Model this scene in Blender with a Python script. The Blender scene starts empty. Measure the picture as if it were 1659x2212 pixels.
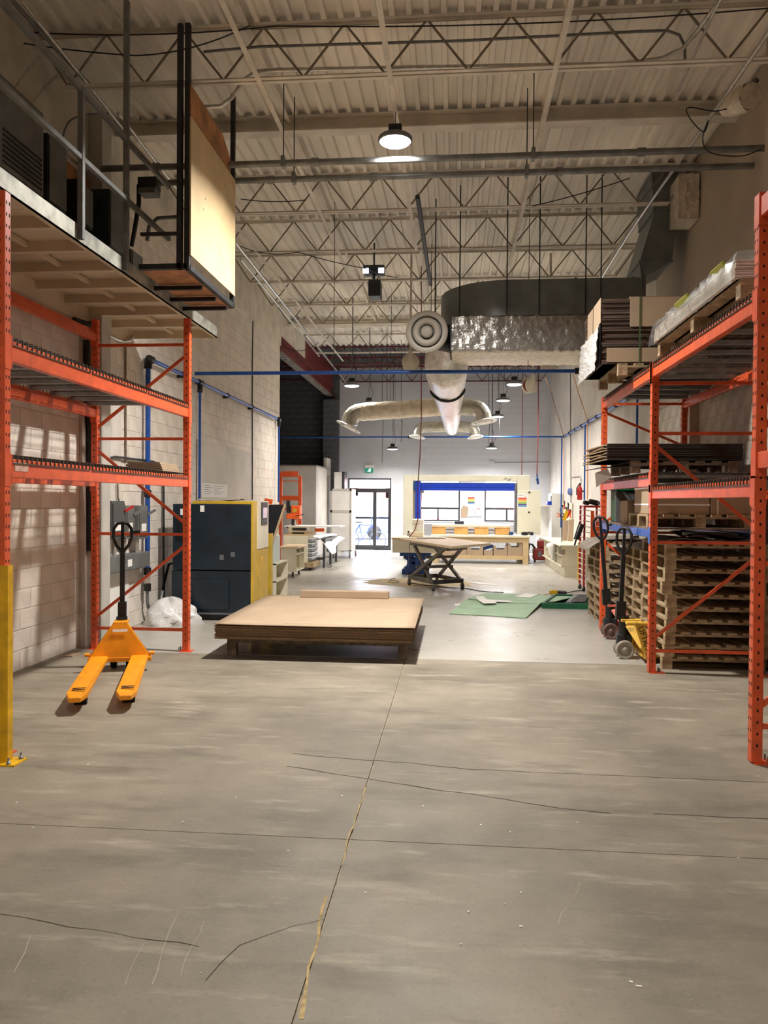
import bpy, bmesh, math, random
from mathutils import Vector, Matrix, Euler
random.seed(7)
SC = bpy.context.scene
COL = SC.collection
R = math.radians
# ---------------------------------------------------------------- camera
F, CX, CY, EYE = 1700., 829.5, 1106., 1.70
VX, VY, ROLL = 982., 1084., .009            # where the room's long direction vanishes, horizon tilt
_d = Vector((VX-CX, -(VY-CY), -F)).normalized()
_u = Vector((ROLL, 1, 0)); _u = (_u-_d*_u.dot(_d)).normalized()
_r = _d.cross(_u)
CAMROT = Matrix((_r, _d, _u))               # camera axes -> world axes
cd = bpy.data.cameras.new('camera'); cam = bpy.data.objects.new('camera', cd); COL.objects.link(cam)
cd.sensor_fit = 'VERTICAL'; cd.sensor_height = 36.; cd.lens = F/2212*36.; cd.clip_start = .05; cd.clip_end = 300
cam.matrix_world = Matrix.Translation((0, 0, EYE)) @ CAMROT.to_4x4()
SC.camera = cam
def P(x, y, X=None, Y=None, Z=None):
    """photo pixel -> world point on the plane X=, Y= or Z= that the thing stands on"""
    v = CAMROT @ Vector(((x-CX)/F, -(y-CY)/F, -1))
    t = X/v.x if X is not None else Y/v.y if Y is not None else (Z-EYE)/v.z
    return Vector((0, 0, EYE))+v*t
# ---------------------------------------------------------------- light
SC.view_settings.view_transform = 'Standard'; SC.view_settings.look = 'None'
SC.cycles.diffuse_bounces = 6
SC.view_settings.exposure = 1.15; SC.view_settings.gamma = 1.; SC.view_settings.use_curve_mapping = False
wd = bpy.data.worlds.new('sky'); SC.world = wd; wd.use_nodes = True
_n = wd.node_tree.nodes; _l = wd.node_tree.links
_sky = _n.new('ShaderNodeTexSky'); _sky.sky_type = 'NISHITA'; _sky.sun_disc = False; _sky.sun_elevation = R(48); _sky.sun_rotation = R(150)
_sky.air_density = 1.; _sky.dust_density = 2.
_n['Background'].inputs['Strength'].default_value = 1.4
_l.new(_sky.outputs[0], _n['Background'].inputs['Color'])
sd = bpy.data.lights.new('sun', 'SUN'); sun = bpy.data.objects.new('sun', sd); COL.objects.link(sun)
sd.energy = 15.; sd.angle = R(.6); sd.color = (1, .95, .88); sun.rotation_euler = (R(38), 0, R(-155))
def portal(name, x, z, sx, sz):
    d = bpy.data.lights.new(name, 'AREA'); d.shape = 'RECTANGLE'; d.size = sx; d.size_y = sz; d.cycles.is_portal = True
    o = bpy.data.objects.new(name, d); COL.objects.link(o); o.location = (x, 27.62, z); o.rotation_euler = (R(-90), 0, 0)
portal('door_daylight', -2.96, 1.26, 1.5, 2.5); portal('window_daylight', -.5, 1.75, 1.4, 1.4); portal('window_daylight', 1.8, 1.75, 1.5, 1.4)
# ---------------------------------------------------------------- materials
def lin(c): return tuple(((v/255)/12.92 if v/255 <= .04045 else ((v/255+.055)/1.055)**2.4) for v in c)+(1.,)
MATS = {}
def mat(name, c, rough=.6, metal=0., var=0., scale=6., bump=0., bscale=None, c2=None, stretch=None, emit=None, spec=None, detail=4., coat=0., coord='Object', thr=None):
    if name in MATS: return MATS[name]
    m = bpy.data.materials.new(name); m.use_nodes = True; nt = m.node_tree; n = nt.nodes; L = nt.links
    b = n['Principled BSDF']; b.inputs['Base Color'].default_value = lin(c)
    b.inputs['Roughness'].default_value = rough; b.inputs['Metallic'].default_value = metal
    if spec is not None: b.inputs['Specular IOR Level'].default_value = spec
    if coat: b.inputs['Coat Weight'].default_value = coat; b.inputs['Coat Roughness'].default_value = .15
    if emit: b.inputs['Emission Color'].default_value = lin(c); b.inputs['Emission Strength'].default_value = emit
    if var or bump:
        tc = n.new('ShaderNodeTexCoord'); mp = n.new('ShaderNodeMapping'); L.new(tc.outputs[coord], mp.inputs[0])
        if stretch: mp.inputs['Scale'].default_value = stretch
    if var:
        nz = n.new('ShaderNodeTexNoise'); nz.inputs['Scale'].default_value = scale; nz.inputs['Detail'].default_value = detail
        L.new(mp.outputs[0], nz.inputs['Vector'])
        rp = n.new('ShaderNodeValToRGB'); L.new(nz.outputs[0], rp.inputs[0])
        a = c2 or tuple(max(0, v*(1-var)) for v in c); z = c if c2 else tuple(min(255, v*(1+var*.6)) for v in c)
        lo, hi = thr or (.3, .7)
        rp.color_ramp.elements[0].position = lo; rp.color_ramp.elements[0].color = lin(a)
        rp.color_ramp.elements[1].position = hi; rp.color_ramp.elements[1].color = lin(z)
        L.new(rp.outputs[0], b.inputs['Base Color'])
    if bump:
        nb = n.new('ShaderNodeTexNoise'); nb.inputs['Scale'].default_value = bscale or scale*6; nb.inputs['Detail'].default_value = 3
        L.new(mp.outputs[0], nb.inputs['Vector'])
        bp = n.new('ShaderNodeBump'); bp.inputs['Strength'].default_value = bump; bp.inputs['Distance'].default_value = .02
        L.new(nb.outputs[0], bp.inputs['Height']); L.new(bp.outputs[0], b.inputs['Normal'])
    MATS[name] = m; return m
def glassy(name, c=(255, 255, 255), fac=.06, rough=.02):
    m = bpy.data.materials.new(name); m.use_nodes = True; n = m.node_tree.nodes; L = m.node_tree.links
    n.remove(n['Principled BSDF']); t = n.new('ShaderNodeBsdfTransparent'); g = n.new('ShaderNodeBsdfGlossy'); x = n.new('ShaderNodeMixShader')
    t.inputs[0].default_value = lin(c); g.inputs['Roughness'].default_value = rough; x.inputs[0].default_value = fac
    L.new(t.outputs[0], x.inputs[1]); L.new(g.outputs[0], x.inputs[2]); L.new(x.outputs[0], n['Material Output'].inputs[0]); MATS[name] = m; return m
ORANGE = mat('orange rack paint', (224, 92, 48), .4, 0, .1, 9, coat=.15)
BLUEBEAM = mat('blue rack paint', (58, 96, 176), .4, 0, .18, 9)
GALV = mat('galvanised steel', (128, 130, 130), .45, .45, .15, 7)
SILVER = mat('bright conduit', (206, 204, 198), .28, .7, .1, 20)
DARKSTEEL = mat('dark painted steel', (52, 54, 56), .5, .3, .2, 8)
GREYBOX = mat('grey enamel box', (112, 114, 112), .5, .1, .12, 6)
BLACK = mat('black paint', (20, 20, 22), .45, 0, .2, 9)
RUBBER = mat('black rubber', (30, 29, 29), .8, 0, .2, 9)
CREAM = mat('cream roof paint', (218, 211, 198), .6, 0, .1, 3)
CREAMDECK = mat('cream roof deck paint', (236, 230, 218), .6, 0, .1, 1.6, stretch=(1, .25, 1))
RODTONE = mat('darker web rod tone', (140, 130, 114), .6, 0, .1, 5)  # web rods in a darker tone than the cream chords
GALVDECK = mat('bare roof deck', (92, 92, 96), .55, .5, .2, 2)
REDSTEEL = mat('red primer steel', (110, 36, 32), .6, 0, .2, 4)
WALLWHITE = mat('white wall paint', (212, 206, 198), .65, 0, .07, 1.5, .12, 60)
WALLBLUE = mat('pale blue grey wall paint', (206, 208, 214), .6, 0, .05, 1.2, .1, 60)
MORTAR = mat('painted mortar', (196, 187, 175), .8, 0, .08, 6)
BLOCK = mat('white painted block', (226, 217, 206), .6, 0, .06, 3, .3, 45)
BLOCKR = mat('off white painted block', (196, 186, 174), .65, 0, .14, 4, .35, 45)
BLOCKD = mat('dark grey painted block', (98, 100, 105), .7, 0, .2, 4, .4, 40)
MORTARD = mat('dark mortar', (70, 72, 76), .8, 0, .15, 6)
WALLBEIGE = mat('beige upper wall paint', (182, 168, 152), .65, 0, .08, 1.1, .08, 50)
CARD = mat('kraft cardboard', (172, 150, 125), .75, 0, .04, 3)
CARDDARK = mat('dark cardboard edges', (76, 62, 54), .8, 0, .25, 30, .4, 60, stretch=(.2, .2, 6))
CARDEDGE = mat('corrugated cardboard edge', (156, 132, 102), .8, 0, .25, 40, .5, 90, stretch=(1, 1, 8))
WOOD = mat('pallet wood', (170, 148, 116), .75, 0, .2, 14, .2, 40)
WOODDK = mat('weathered pallet wood', (122, 106, 90), .8, 0, .25, 14, .2, 40)
PLY = mat('pale plywood', (206, 180, 138), .6, 0, .06, 3)
PLYOR = mat('reddish plywood', (176, 122, 78), .65, 0, .2, 6)
MAPLE = mat('maple table top', (226, 200, 168), .45, 0, .05, 8, stretch=(4, .6, 1))
CREAMLAM = mat('cream laminate', (228, 222, 200), .45, 0, .04, 3)
WHITELAM = mat('white laminate', (236, 234, 230), .4, 0, .03, 3)
WHITEP = mat('white plastic', (240, 240, 238), .35)
PAPER = mat('white paper', (240, 238, 234), .7)
NAVY = mat('navy cabinet paint', (24, 40, 52), .32, .1, .18, 5, coat=.2)
YELLOW = mat('yellow safety paint', (226, 176, 18), .4, 0, .15, 8)
OLIVE = mat('yellow cabinet paint', (206, 170, 52), .45, 0, .1, 5)
JACKOR = mat('orange yellow jack paint', (250, 158, 22), .38, 0, .08, 8)
JACKYEL = mat('worn yellow jack paint', (222, 178, 66), .5, 0, .35, 14, c2=(120, 96, 60), thr=(.2, .45))
JACKRED = mat('faded red jack paint', (186, 92, 76), .55, 0, .2, 9)
BLUEPIPE = mat('blue air pipe', (34, 84, 168), .35, .2, .08, 10)
BLUEMACH = mat('blue machine paint', (24, 66, 196), .4, .1, .1, 4)
BLUELIFT = mat('dark blue lift table paint', (28, 66, 128), .5, .1, .2, 6)
GREEN = mat('green mat', (156, 186, 154), .7, 0, .08, 4)
GREENDK = mat('dark green paint', (24, 92, 62), .45, 0, .12, 6)
ORTOOL = mat('orange tool paint', (248, 98, 26), .4, 0, .1, 8)
REDTOOL = mat('red tool paint', (182, 34, 30), .4, 0, .15, 8)
MACHCREAM = mat('cream machine enamel', (220, 218, 200), .45, 0, .03, 2)
FOIL = mat('crinkled foil wrap', (226, 220, 214), .3, .75, .08, 10, 1., 16)
FOILDK = mat('dull crinkled foil', (168, 165, 160), .3, .6, .12, 9, .6, 16)
FOILPALE = mat('pale foil wrap', (234, 224, 206), .42, .3, .1, 9, .8, 14)
DUCT = mat('dark sheet metal duct', (112, 119, 121), .34, .2, .12, 4)
DIFF = mat('grey diffuser paint', (158, 152, 142), .55)
DUCTGAL = mat('bright sheet metal duct', (190, 188, 178), .3, .65, .1, 8)
WRAP = mat('cloudy stretch wrap', (206, 204, 202), .22, 0, .16, 10, .9, 16, stretch=(1, 1, 3))
GLASS = glassy('window glass')
CLEAR = glassy('clear plastic film', (235, 232, 228), .2, .12)
FILM = glassy('cloudy plastic film', (240, 238, 234), .4, .3)
ALU = mat('dark bronze frame', (70, 72, 76), .4, .5)
WIRE = mat('galvanised wire', (84, 80, 74), .5, .4)
GREYTOP = mat('grey steel', (122, 124, 130), .45, .5, .1, 6)
ORHOSE = mat('orange hose', (214, 140, 70), .6); REDHOSE = mat('dark red hose', (128, 52, 48), .6)
# ---------------------------------------------------------------- mesh helpers
OFF = {}
class MB:
    def __init__(s): s.v = []; s.f = []; s.m = []; s.mi = 0; s.sm = []; s.smooth = False
    def add(s, vs, fs):
        k = len(s.v); s.v += [tuple(q) for q in vs]
        for q in fs: s.f.append([k+i for i in q]); s.m.append(s.mi); s.sm.append(s.smooth)
        return s
    def box(s, x0, x1, y0, y1, z0, z1):
        return s.add([(x, y, z) for z in (z0, z1) for y in (y0, y1) for x in (x0, x1)], [(0, 2, 3, 1), (4, 5, 7, 6), (0, 1, 5, 4), (2, 6, 7, 3), (0, 4, 6, 2), (1, 3, 7, 5)])
    def obox(s, c, size, rot=(0, 0, 0)):
        m = Euler([R(a) for a in rot]).to_matrix(); c = Vector(c); h = [q/2 for q in size]
        vs = [c+m @ Vector((x, y, z)) for z in (-h[2], h[2]) for y in (-h[1], h[1]) for x in (-h[0], h[0])]
        return s.add(vs, [(0, 2, 3, 1), (4, 5, 7, 6), (0, 1, 5, 4), (2, 6, 7, 3), (0, 4, 6, 2), (1, 3, 7, 5)])
    def bar(s, p, q, w, h=None, up=(0, 0, 1)):
        p, q = Vector(p), Vector(q); h = h or w; d = (q-p).normalized(); up = Vector(up)
        if abs(d.dot(up)) > .98: up = Vector((0, 1, 0))
        a = d.cross(up).normalized()*w/2; b = a.cross(d).normalized()*h/2
        vs = [e+i*a+j*b for e in (p, q) for i, j in ((-1, -1), (1, -1), (1, 1), (-1, 1))]
        return s.add(vs, [(3, 2, 1, 0), (4, 5, 6, 7)]+[(i, (i+1) % 4, 4+(i+1) % 4, 4+i) for i in range(4)])
    def tube(s, pts, r, n=10, caps=True):
        pts = [Vector(p) for p in pts]; rs = r if isinstance(r, (list, tuple)) else [r]*len(pts); vs = []; fs = []
        up = Vector((0, 0, 1)); t0 = (pts[1]-pts[0]).normalized()
        if abs(t0.z) > .9: up = Vector((0, 1, 0))
        a = t0.cross(up).normalized()
        for i, p in enumerate(pts):
            t = ((pts[min(i+1, len(pts)-1)]-pts[max(i-1, 0)])).normalized()
            a = (a-t*a.dot(t)).normalized(); b = t.cross(a)
            vs += [p+(a*math.cos(2*math.pi*k/n)+b*math.sin(2*math.pi*k/n))*rs[i] for k in range(n)]
        for i in range(len(pts)-1):
            fs += [(i*n+k, i*n+(k+1) % n, (i+1)*n+(k+1) % n, (i+1)*n+k) for k in range(n)]
        o = s.smooth; s.smooth = n > 5; s.add(vs, fs); s.smooth = o
        if caps: k = len(vs); s.add(vs[:n], [tuple(reversed(range(n)))]); s.add(vs[k-n:], [tuple(range(n))])
        return s
    def cyl(s, p, q, r, r2=None, n=14): return s.tube([p, q], [r, r if r2 is None else r2], n)
    def lathe(s, prof, c=(0, 0, 0), axis=(0, 0, 1), n=24):
        ax = Vector(axis).normalized(); u = ax.orthogonal().normalized(); w = ax.cross(u); c = Vector(c); vs = []; fs = []
        for r, h in prof: vs += [c+ax*h+(u*math.cos(2*math.pi*k/n)+w*math.sin(2*math.pi*k/n))*r for k in range(n)]
        for i in range(len(prof)-1): fs += [(i*n+k, i*n+(k+1) % n, (i+1)*n+(k+1) % n, (i+1)*n+k) for k in range(n)]
        o = s.smooth; s.smooth = True; s.add(vs, fs); s.smooth = o
        return s
    def prism(s, poly, a, b, axis='y'):
        def pt(u, v, w): return {'x': (w, u, v), 'y': (u, w, v), 'z': (u, v, w)}[axis]
        n = len(poly); vs = [pt(u, v, a) for u, v in poly]+[pt(u, v, b) for u, v in poly]
        return s.add(vs, [tuple(range(n)), tuple(reversed(range(n, 2*n)))]+[(i, (i+1) % n, n+(i+1) % n, n+i) for i in range(n)])
    def quad(s, *p): return s.add(p, [tuple(range(len(p)))])
    def mesh(s, name, mats):
        me = bpy.data.meshes.new(name); me.from_pydata(s.v, [], s.f); mats = mats if isinstance(mats, (list, tuple)) else [mats]
        for q in mats: me.materials.append(q)
        me.polygons.foreach_set('material_index', s.m); me.polygons.foreach_set('use_smooth', s.sm)
        bm = bmesh.new(); bm.from_mesh(me); bmesh.ops.recalc_face_normals(bm, faces=bm.faces); bm.to_mesh(me); bm.free(); me.update(); return me
    def build(s, name, mats, parent=None, bevel=0., seg=2):
        if parent is not None:
            k = OFF.get(parent.name)
            if k: s.v = [(x-k[0], y-k[1], z-k[2]) for x, y, z in s.v]
        o = bpy.data.objects.new(name, s.mesh(name, mats)); COL.objects.link(o)
        if parent is not None:
            o.parent = parent
            if parent.name in OFF: OFF[o.name] = OFF[parent.name]
        if bevel:
            b = o.modifiers.new('edge', 'BEVEL'); b.width = bevel; b.segments = seg; b.limit_method = 'ANGLE'; b.angle_limit = R(40)
        return o
def tag(o, label=None, cat=None, group=None, kind=None):
    for k, v in (('label', label), ('category', cat), ('group', group), ('kind', kind)):
        if v: o[k] = v
    return o
def thing(name, label, cat, loc=(0, 0, 0), rz=0., group=None, world=False):
    o = bpy.data.objects.new(name, None); COL.objects.link(o); o.empty_display_size = .1
    o.location = loc; o.rotation_euler = (0, 0, R(rz))
    if world: OFF[o.name] = tuple(loc)
    return tag(o, label, cat, group)
def solo(name, mb, mats, label, cat, group=None, bevel=0., kind=None):
    return tag(mb.build(name, mats, None, bevel), label, cat, group, kind)
def copy_tree(o, parent=None):
    c = o.copy(); COL.objects.link(c); c.parent = parent
    for ch in list(o.children): copy_tree(ch, c)
    return c
def inst(o, name, parent, loc=(0, 0, 0), rot=None, scale=None):
    """another object that shares o's mesh, as a part of parent"""
    c = bpy.data.objects.new(name, o.data); COL.objects.link(c); c.parent = parent; k = OFF.get(parent.name) if parent else None
    c.location = Vector(loc)-(Vector(k) if k else Vector())
    if rot: c.rotation_euler = [R(a) for a in rot]
    if scale: c.scale = scale
    return c
def minst(mesh, name, parent, loc=(0, 0, 0), rot=None, scale=None):
    c = bpy.data.objects.new(name, mesh); COL.objects.link(c); c.parent = parent; k = OFF.get(parent.name) if parent else None
    c.location = Vector(loc)-(Vector(k) if k else Vector())
    if rot: c.rotation_euler = [R(a) for a in rot]
    if scale: c.scale = scale
    return c
def struct(name, mb, mats, label=None, bevel=0.):
    return tag(mb.build(name, mats, None, bevel), label, None, None, 'structure')
def text(name, body, parent, loc, size, rot, m, depth=.001, align='CENTER', local=False):
    cu = bpy.data.curves.new(name, 'FONT'); cu.body = body; cu.size = size; cu.extrude = depth; cu.align_x = align; cu.align_y = 'CENTER'
    tmp = bpy.data.objects.new(name+'_c', cu); COL.objects.link(tmp); dg = bpy.context.evaluated_depsgraph_get()
    me = bpy.data.meshes.new_from_object(tmp.evaluated_get(dg)); bpy.data.objects.remove(tmp)
    me.materials.clear(); me.materials.append(m); o = bpy.data.objects.new(name, me); COL.objects.link(o); o.parent = parent
    k = OFF.get(parent.name) if parent and not local else None
    o.location = Vector(loc)-(Vector(k) if k else Vector()); o.rotation_euler = [R(a) for a in rot]; return o
def arc(c, r, a0, a1, n, u, w):
    c, u, w = Vector(c), Vector(u), Vector(w)
    return [c+u*r*math.cos(R(a0+(a1-a0)*i/n))+w*r*math.sin(R(a0+(a1-a0)*i/n)) for i in range(n+1)]
# ================================================================ STRUCTURE
WL, WR, FAR, LEND, BACK = -4.26, 3.25, 27.3, 18.88, -3.
ZCH, ZDK = 5.82, 6.36                       # joist bottom chords, underside of the roof deck
# ---- floor
def floor_mat(name, base, dark, light, rough, streak):
    m = bpy.data.materials.new(name); m.use_nodes = True; n = m.node_tree.nodes; L = m.node_tree.links; b = n['Principled BSDF']
    tc = n.new('ShaderNodeTexCoord')
    def noise(sc, det, st=(1, 1, 1), off=0):
        mp = n.new('ShaderNodeMapping'); mp.inputs['Scale'].default_value = st; mp.inputs['Location'].default_value = (off, off, 0); L.new(tc.outputs['Object'], mp.inputs[0])
        t = n.new('ShaderNodeTexNoise'); t.inputs['Scale'].default_value = sc; t.inputs['Detail'].default_value = det; t.inputs['Roughness'].default_value = .62; L.new(mp.outputs[0], t.inputs['Vector']); return t.outputs[0]
    def ramp(src, a, c0, z, c1):
        r = n.new('ShaderNodeValToRGB'); r.color_ramp.elements[0].position = a; r.color_ramp.elements[0].color = c0; r.color_ramp.elements[1].position = z; r.color_ramp.elements[1].color = c1; L.new(src, r.inputs[0]); return r.outputs[0]
    def mix(fac, a, c, typ='MIX'):
        x = n.new('ShaderNodeMix'); x.data_type = 'RGBA'; x.blend_type = typ
        if isinstance(fac, float): x.inputs[0].default_value = fac
        else: L.new(fac, x.inputs[0])
        L.new(a, x.inputs[6])
        if isinstance(c, tuple): x.inputs[7].default_value = c
        else: L.new(c, x.inputs[7])
        return x.outputs[2]
    w, k = (1, 1, 1, 1), (0, 0, 0, 1)
    c = ramp(noise(.55, 6), .32, lin(dark), .62, lin(base))
    c = mix(ramp(noise(2.2, 5, (.45, 1.5, 1), 3), .52, k, .72, (streak,)*3+(1,)), c, lin(dark))
    c = mix(ramp(noise(3.1, 6, (.5, 2.2, 1), 9), .56, k, .74, (streak,)*3+(1,)), c, lin(light))
    c = mix(ramp(noise(70, 3), .58, k, .8, (.55*streak,)*3+(1,)), c, lin(light))
    c = mix(ramp(noise(45, 4, (1, 1, 1), 5), .55, k, .8, (.6*streak,)*3+(1,)), c, lin(dark))
    L.new(c, b.inputs['Base Color'])
    rr = ramp(noise(1.3, 4, (1, 1, 1), 7), .3, (rough-.1,)*3+(1,), .7, (rough+.1,)*3+(1,)); L.new(rr, b.inputs['Roughness'])
    bp = n.new('ShaderNodeBump'); bp.inputs['Strength'].default_value = .12*streak+.03; bp.inputs['Distance'].default_value = .01; L.new(noise(34, 6), bp.inputs['Height']); L.new(bp.outputs[0], b.inputs['Normal'])
    MATS[name] = m; return m
CONC = floor_mat('worn concrete', (153, 144, 127), (106, 99, 87), (172, 163, 145), .6, .95)
CONCPAINT = floor_mat('smooth painted concrete', (178, 173, 164), (160, 156, 148), (190, 186, 178), .34, .3)
JOINT = mat('floor joint filler', (112, 104, 92), .9, 0, .5, 14, c2=(200, 184, 150))
CRACK = mat('dirty crack', (70, 64, 56), .9)
JX, JY, JP = -.51, 3.9, 8.46
floor = struct('floor', MB().box(-8.6, 3.6, BACK-.2, FAR+.3, -.2, -.012), JOINT)
for nm, x0, x1, y0, y1, mm in (('floor_slab', -8.6, JX-.004, BACK-.2, JY-.003, CONC), ('floor_slab', JX+.004, 3.6, BACK-.2, JY-.003, CONC), ('floor_slab', -8.6, JX-.004, JY+.003, JP-.004, CONC),
                               ('floor_slab', JX+.004, 3.6, JY+.003, JP-.004, CONC), ('painted_floor_slab', -8.6, 3.6, JP+.004, FAR+.3, CONCPAINT)):
    MB().box(x0, x1, y0, y1, -.05, 0).build(nm, mm, floor)
def crack(pts, w, m, name='crack'):
    q = []
    for (a, b) in zip(pts, pts[1:]):
        a, b = P(*a, Z=0), P(*b, Z=0); k = max(2, int((b-a).length/.09))
        q += [a.lerp(b, i/k)+Vector((random.uniform(-1, 1)*.008, random.uniform(-1, 1)*.008, 0)) for i in range(k)]
    q.append(P(*pts[-1], Z=0)); mb = MB(); vs = []
    for i, p in enumerate(q):
        t = (q[min(i+1, len(q)-1)]-q[max(i-1, 0)]).normalized(); s_ = Vector((-t.y, t.x, 0))*w*random.uniform(.4, 1.2); vs += [p+s_+Vector((0, 0, .0012)), p-s_+Vector((0, 0, .0012))]
    mb.add(vs, [(2*i, 2*i+1, 2*i+3, 2*i+2) for i in range(len(q)-1)]); mb.build(name, m, floor)
crack([(635, 1627), (700, 1635), (880, 1648), (1020, 1662), (1250, 1672), (1659, 1690)], .003, CRACK)
crack([(620, 1655), (700, 1668), (800, 1683), (920, 1703), (1060, 1722), (1210, 1745), (1320, 1757)], .004, CRACK)
crack([(1415, 1758), (1500, 1762), (1659, 1769)], .004, CRACK)
crack([(440, 2120), (520, 2040), (640, 2000), (700, 1985)], .0015, CRACK)
crack([(0, 1975), (200, 2010), (430, 2045)], .002, CRACK)
SAND = mat('sand in the joint', (186, 164, 118), .95, 0, .25, 20)
for a_, b_ in (((646, 2205), (690, 2000)), ((690, 2000), (706, 1935)), ((735, 1870), (790, 1700))): crack([a_, b_], .008 if a_[0] < 700 else .004, SAND, 'joint_sand')
SCR = mat('pale scratch', (176, 168, 152), .8)
for pts in ([(30, 2100), (66, 2020)], [(326, 2130), (385, 1972)], [(385, 2110), (440, 1990)], [(270, 2130), (310, 2040)], [(1205, 1998), (1225, 1960)], [(1240, 1940), (1252, 1905)], [(490, 1942), (516, 1932)], [(560, 1320+540), (620, 1872)]):
    crack(pts, .0015, SCR, 'floor_scratch')
# ---- walls of concrete blocks
def in_frame(p):
    c = CAMROT.transposed() @ (Vector(p)-Vector((0, 0, EYE)))
    if c.z > -.3: return None
    x, y = CX+F*c.x/-c.z, CY-F*c.y/-c.z
    return 1/-c.z if -40 < x < 1700 and -40 < y < 2250 else None
def block_rects(u0, u1, z0, z1, holes, bw=.4, bh=.2, g=.0035):
    out = []; j = 0; z = z0
    while z < z1-.03:
        zt = min(z+bh, z1); u = u0-(bw/2 if j % 2 else 0)
        while u < u1-.01:
            rs = [(max(u, u0)+g, min(u+bw, u1)-g, z+g, zt-g)]
            for h in holes:
                nx = []
                for a, b, c, d in rs:
                    if b <= h[0] or a >= h[1] or d <= h[2] or c >= h[3]: nx.append((a, b, c, d)); continue
                    if a < h[0]: nx.append((a, h[0], c, d))
                    if b > h[1]: nx.append((h[1], b, c, d))
                    if c < h[2]: nx.append((max(a, h[0]), min(b, h[1]), c, h[2]))
                    if d > h[3]: nx.append((max(a, h[0]), min(b, h[1]), h[3], d))
                rs = nx
            out += [r for r in rs if r[1]-r[0] > .02 and r[3]-r[2] > .02]; u += bw
        z += bh; j += 1
    return out
def block_wall(parent, rects, to3, m, depth, hidden=lambda p: False, most=290, noun='block'):
    """to3(u, z, d) -> world; nearest blocks in view are parts of their own, the rest one mesh"""
    sc = []
    for r in rects:
        c = to3((r[0]+r[1])/2, (r[2]+r[3])/2, 0); s = in_frame(c); s = None if s is None or hidden(c) else s*(r[1]-r[0])
        sc.append((s or 0, r))
    sc.sort(key=lambda q: -q[0]); cache = {}; rest = MB(); n = 0
    for s, (a, b, c, d) in sc:
        if s > 0 and n < most:
            key = (round(b-a, 3), round(d-c, 3)); n += 1
            if key not in cache:
                w, h = key[0]/2, key[1]/2; o0 = Vector(to3(0, 0, 0)); e = .006; mb = MB()
                pts = [(-w, -h, -.01), (w, -h, -.01), (w, h, -.01), (-w, h, -.01), (-w, -h, depth-.002), (w, -h, depth-.002), (w, h, depth-.002), (-w, h, depth-.002), (-w+e, -h+e, depth), (w-e, -h+e, depth), (w-e, h-e, depth), (-w+e, h-e, depth)]
                mb.add([Vector(to3(*q))-o0 for q in pts], [(8, 9, 10, 11)]+[(i, (i+1) % 4, 4+(i+1) % 4, 4+i) for i in range(4)]+[(4+i, 4+(i+1) % 4, 8+(i+1) % 4, 8+i) for i in range(4)])
                cache[key] = mb.mesh(noun, m)
            ob = minst(cache[key], noun, parent, to3((a+b)/2, (c+d)/2, 0))
        else:
            vs = [to3(u, z, k) for k in (-.01, depth) for u, z in ((a, c), (b, c), (b, d), (a, d))]
            rest.add(vs, [(4, 5, 6, 7)]+[(i, (i+1) % 4, 4+(i+1) % 4, 4+i) for i in range(4)])
    if rest.v:
        o = rest.build(noun+'_field', m, parent); o['kind'] = 'stuff'
ZB = 5.46
wl = struct('wall_left', MB().box(WL-.2, WL-.006, BACK, LEND, 0, ZDK+.04), MORTAR)
block_wall(wl, block_rects(BACK, LEND, 0, ZB, []), lambda u, z, d: (WL-.006+d, u, z), BLOCK, .005, lambda p: p[1] < 10. and p[2] > 3.75)
MB().box(WL-.01, WL+.03, BACK, LEND, ZB, ZDK+.04).build('upper_band', CREAM, wl)
wr = struct('wall_right', MB().box(WR+.006, WR+.2, BACK, FAR, 0, ZDK+.04), MORTAR)
block_wall(wr, block_rects(BACK, 13.2, 0, 3.2, []), lambda u, z, d: (WR+.006-d, u, z), BLOCKR, .006, lambda p: p[1] < 6)
MB().box(WR-.012, WR+.02, BACK, 13.2, 3.2, ZDK+.04).build('upper_panel', WALLBEIGE, wr)
MB().box(WR-.012, WR+.02, 13.2, FAR, 0, ZDK+.04).build('smooth_panel', WALLWHITE, wr)
MB().box(WR-.2, WR+.02, 6.9, 8.2, 3.2, ZDK+.04).build('pilaster', WALLBEIGE, wr)
MB().box(WR-.12, WR+.02, 10.9, 11.06, 0, 3.2).build('pilaster', BLOCKR, wr)
# far wall with a glazed door and two windows
D0, D1, DT = -3.72, -2.2, 2.5; W0, W1, WB, WT = -1.19, .18, 1.03, 2.45; V0, V1 = 1.03, 2.5
holes = [(D0, D1, 0, DT), (W0, W1, WB, WT), (V0, V1, WB, WT)]
wf = MB(); XS = sorted({-4.03, D0, D1, W0, W1, V0, V1, WR+.2}); ZS = sorted({0, WB, WT, DT, ZDK+.04})
for a, b in zip(XS, XS[1:]):
    for c, d in zip(ZS, ZS[1:]):
        if not any(h[0] <= a and b <= h[1] and h[2] <= c and d <= h[3] for h in holes): wf.box(a, b, FAR+.002, FAR+.25, c, d)
wf = struct('wall_far', wf, WALLBLUE)
block_wall(wf, block_rects(-4.03, WR, 0, ZDK, holes, g=.0025), lambda u, z, d: (u, FAR+.002-d, z), WALLBLUE, .0025, most=280)
wa = struct('wall_annex', MB().box(-8.6, -4.03, FAR+.006, FAR+.25, 0, ZDK+.04), MORTARD)
block_wall(wa, block_rects(-8.6, -4.03, 0, ZDK, []), lambda u, z, d: (u, FAR+.006-d, z), BLOCKD, .006, most=200)
pier = struct('wall_pier', MB().box(-4.55, -4.03, FAR-.42, FAR, 0, 5.2), MORTARD)
block_wall(pier, block_rects(-4.55, -4.03, 0, 5.2, []), lambda u, z, d: (u, FAR-.42-d, z), BLOCKD, .006, most=120)
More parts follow.
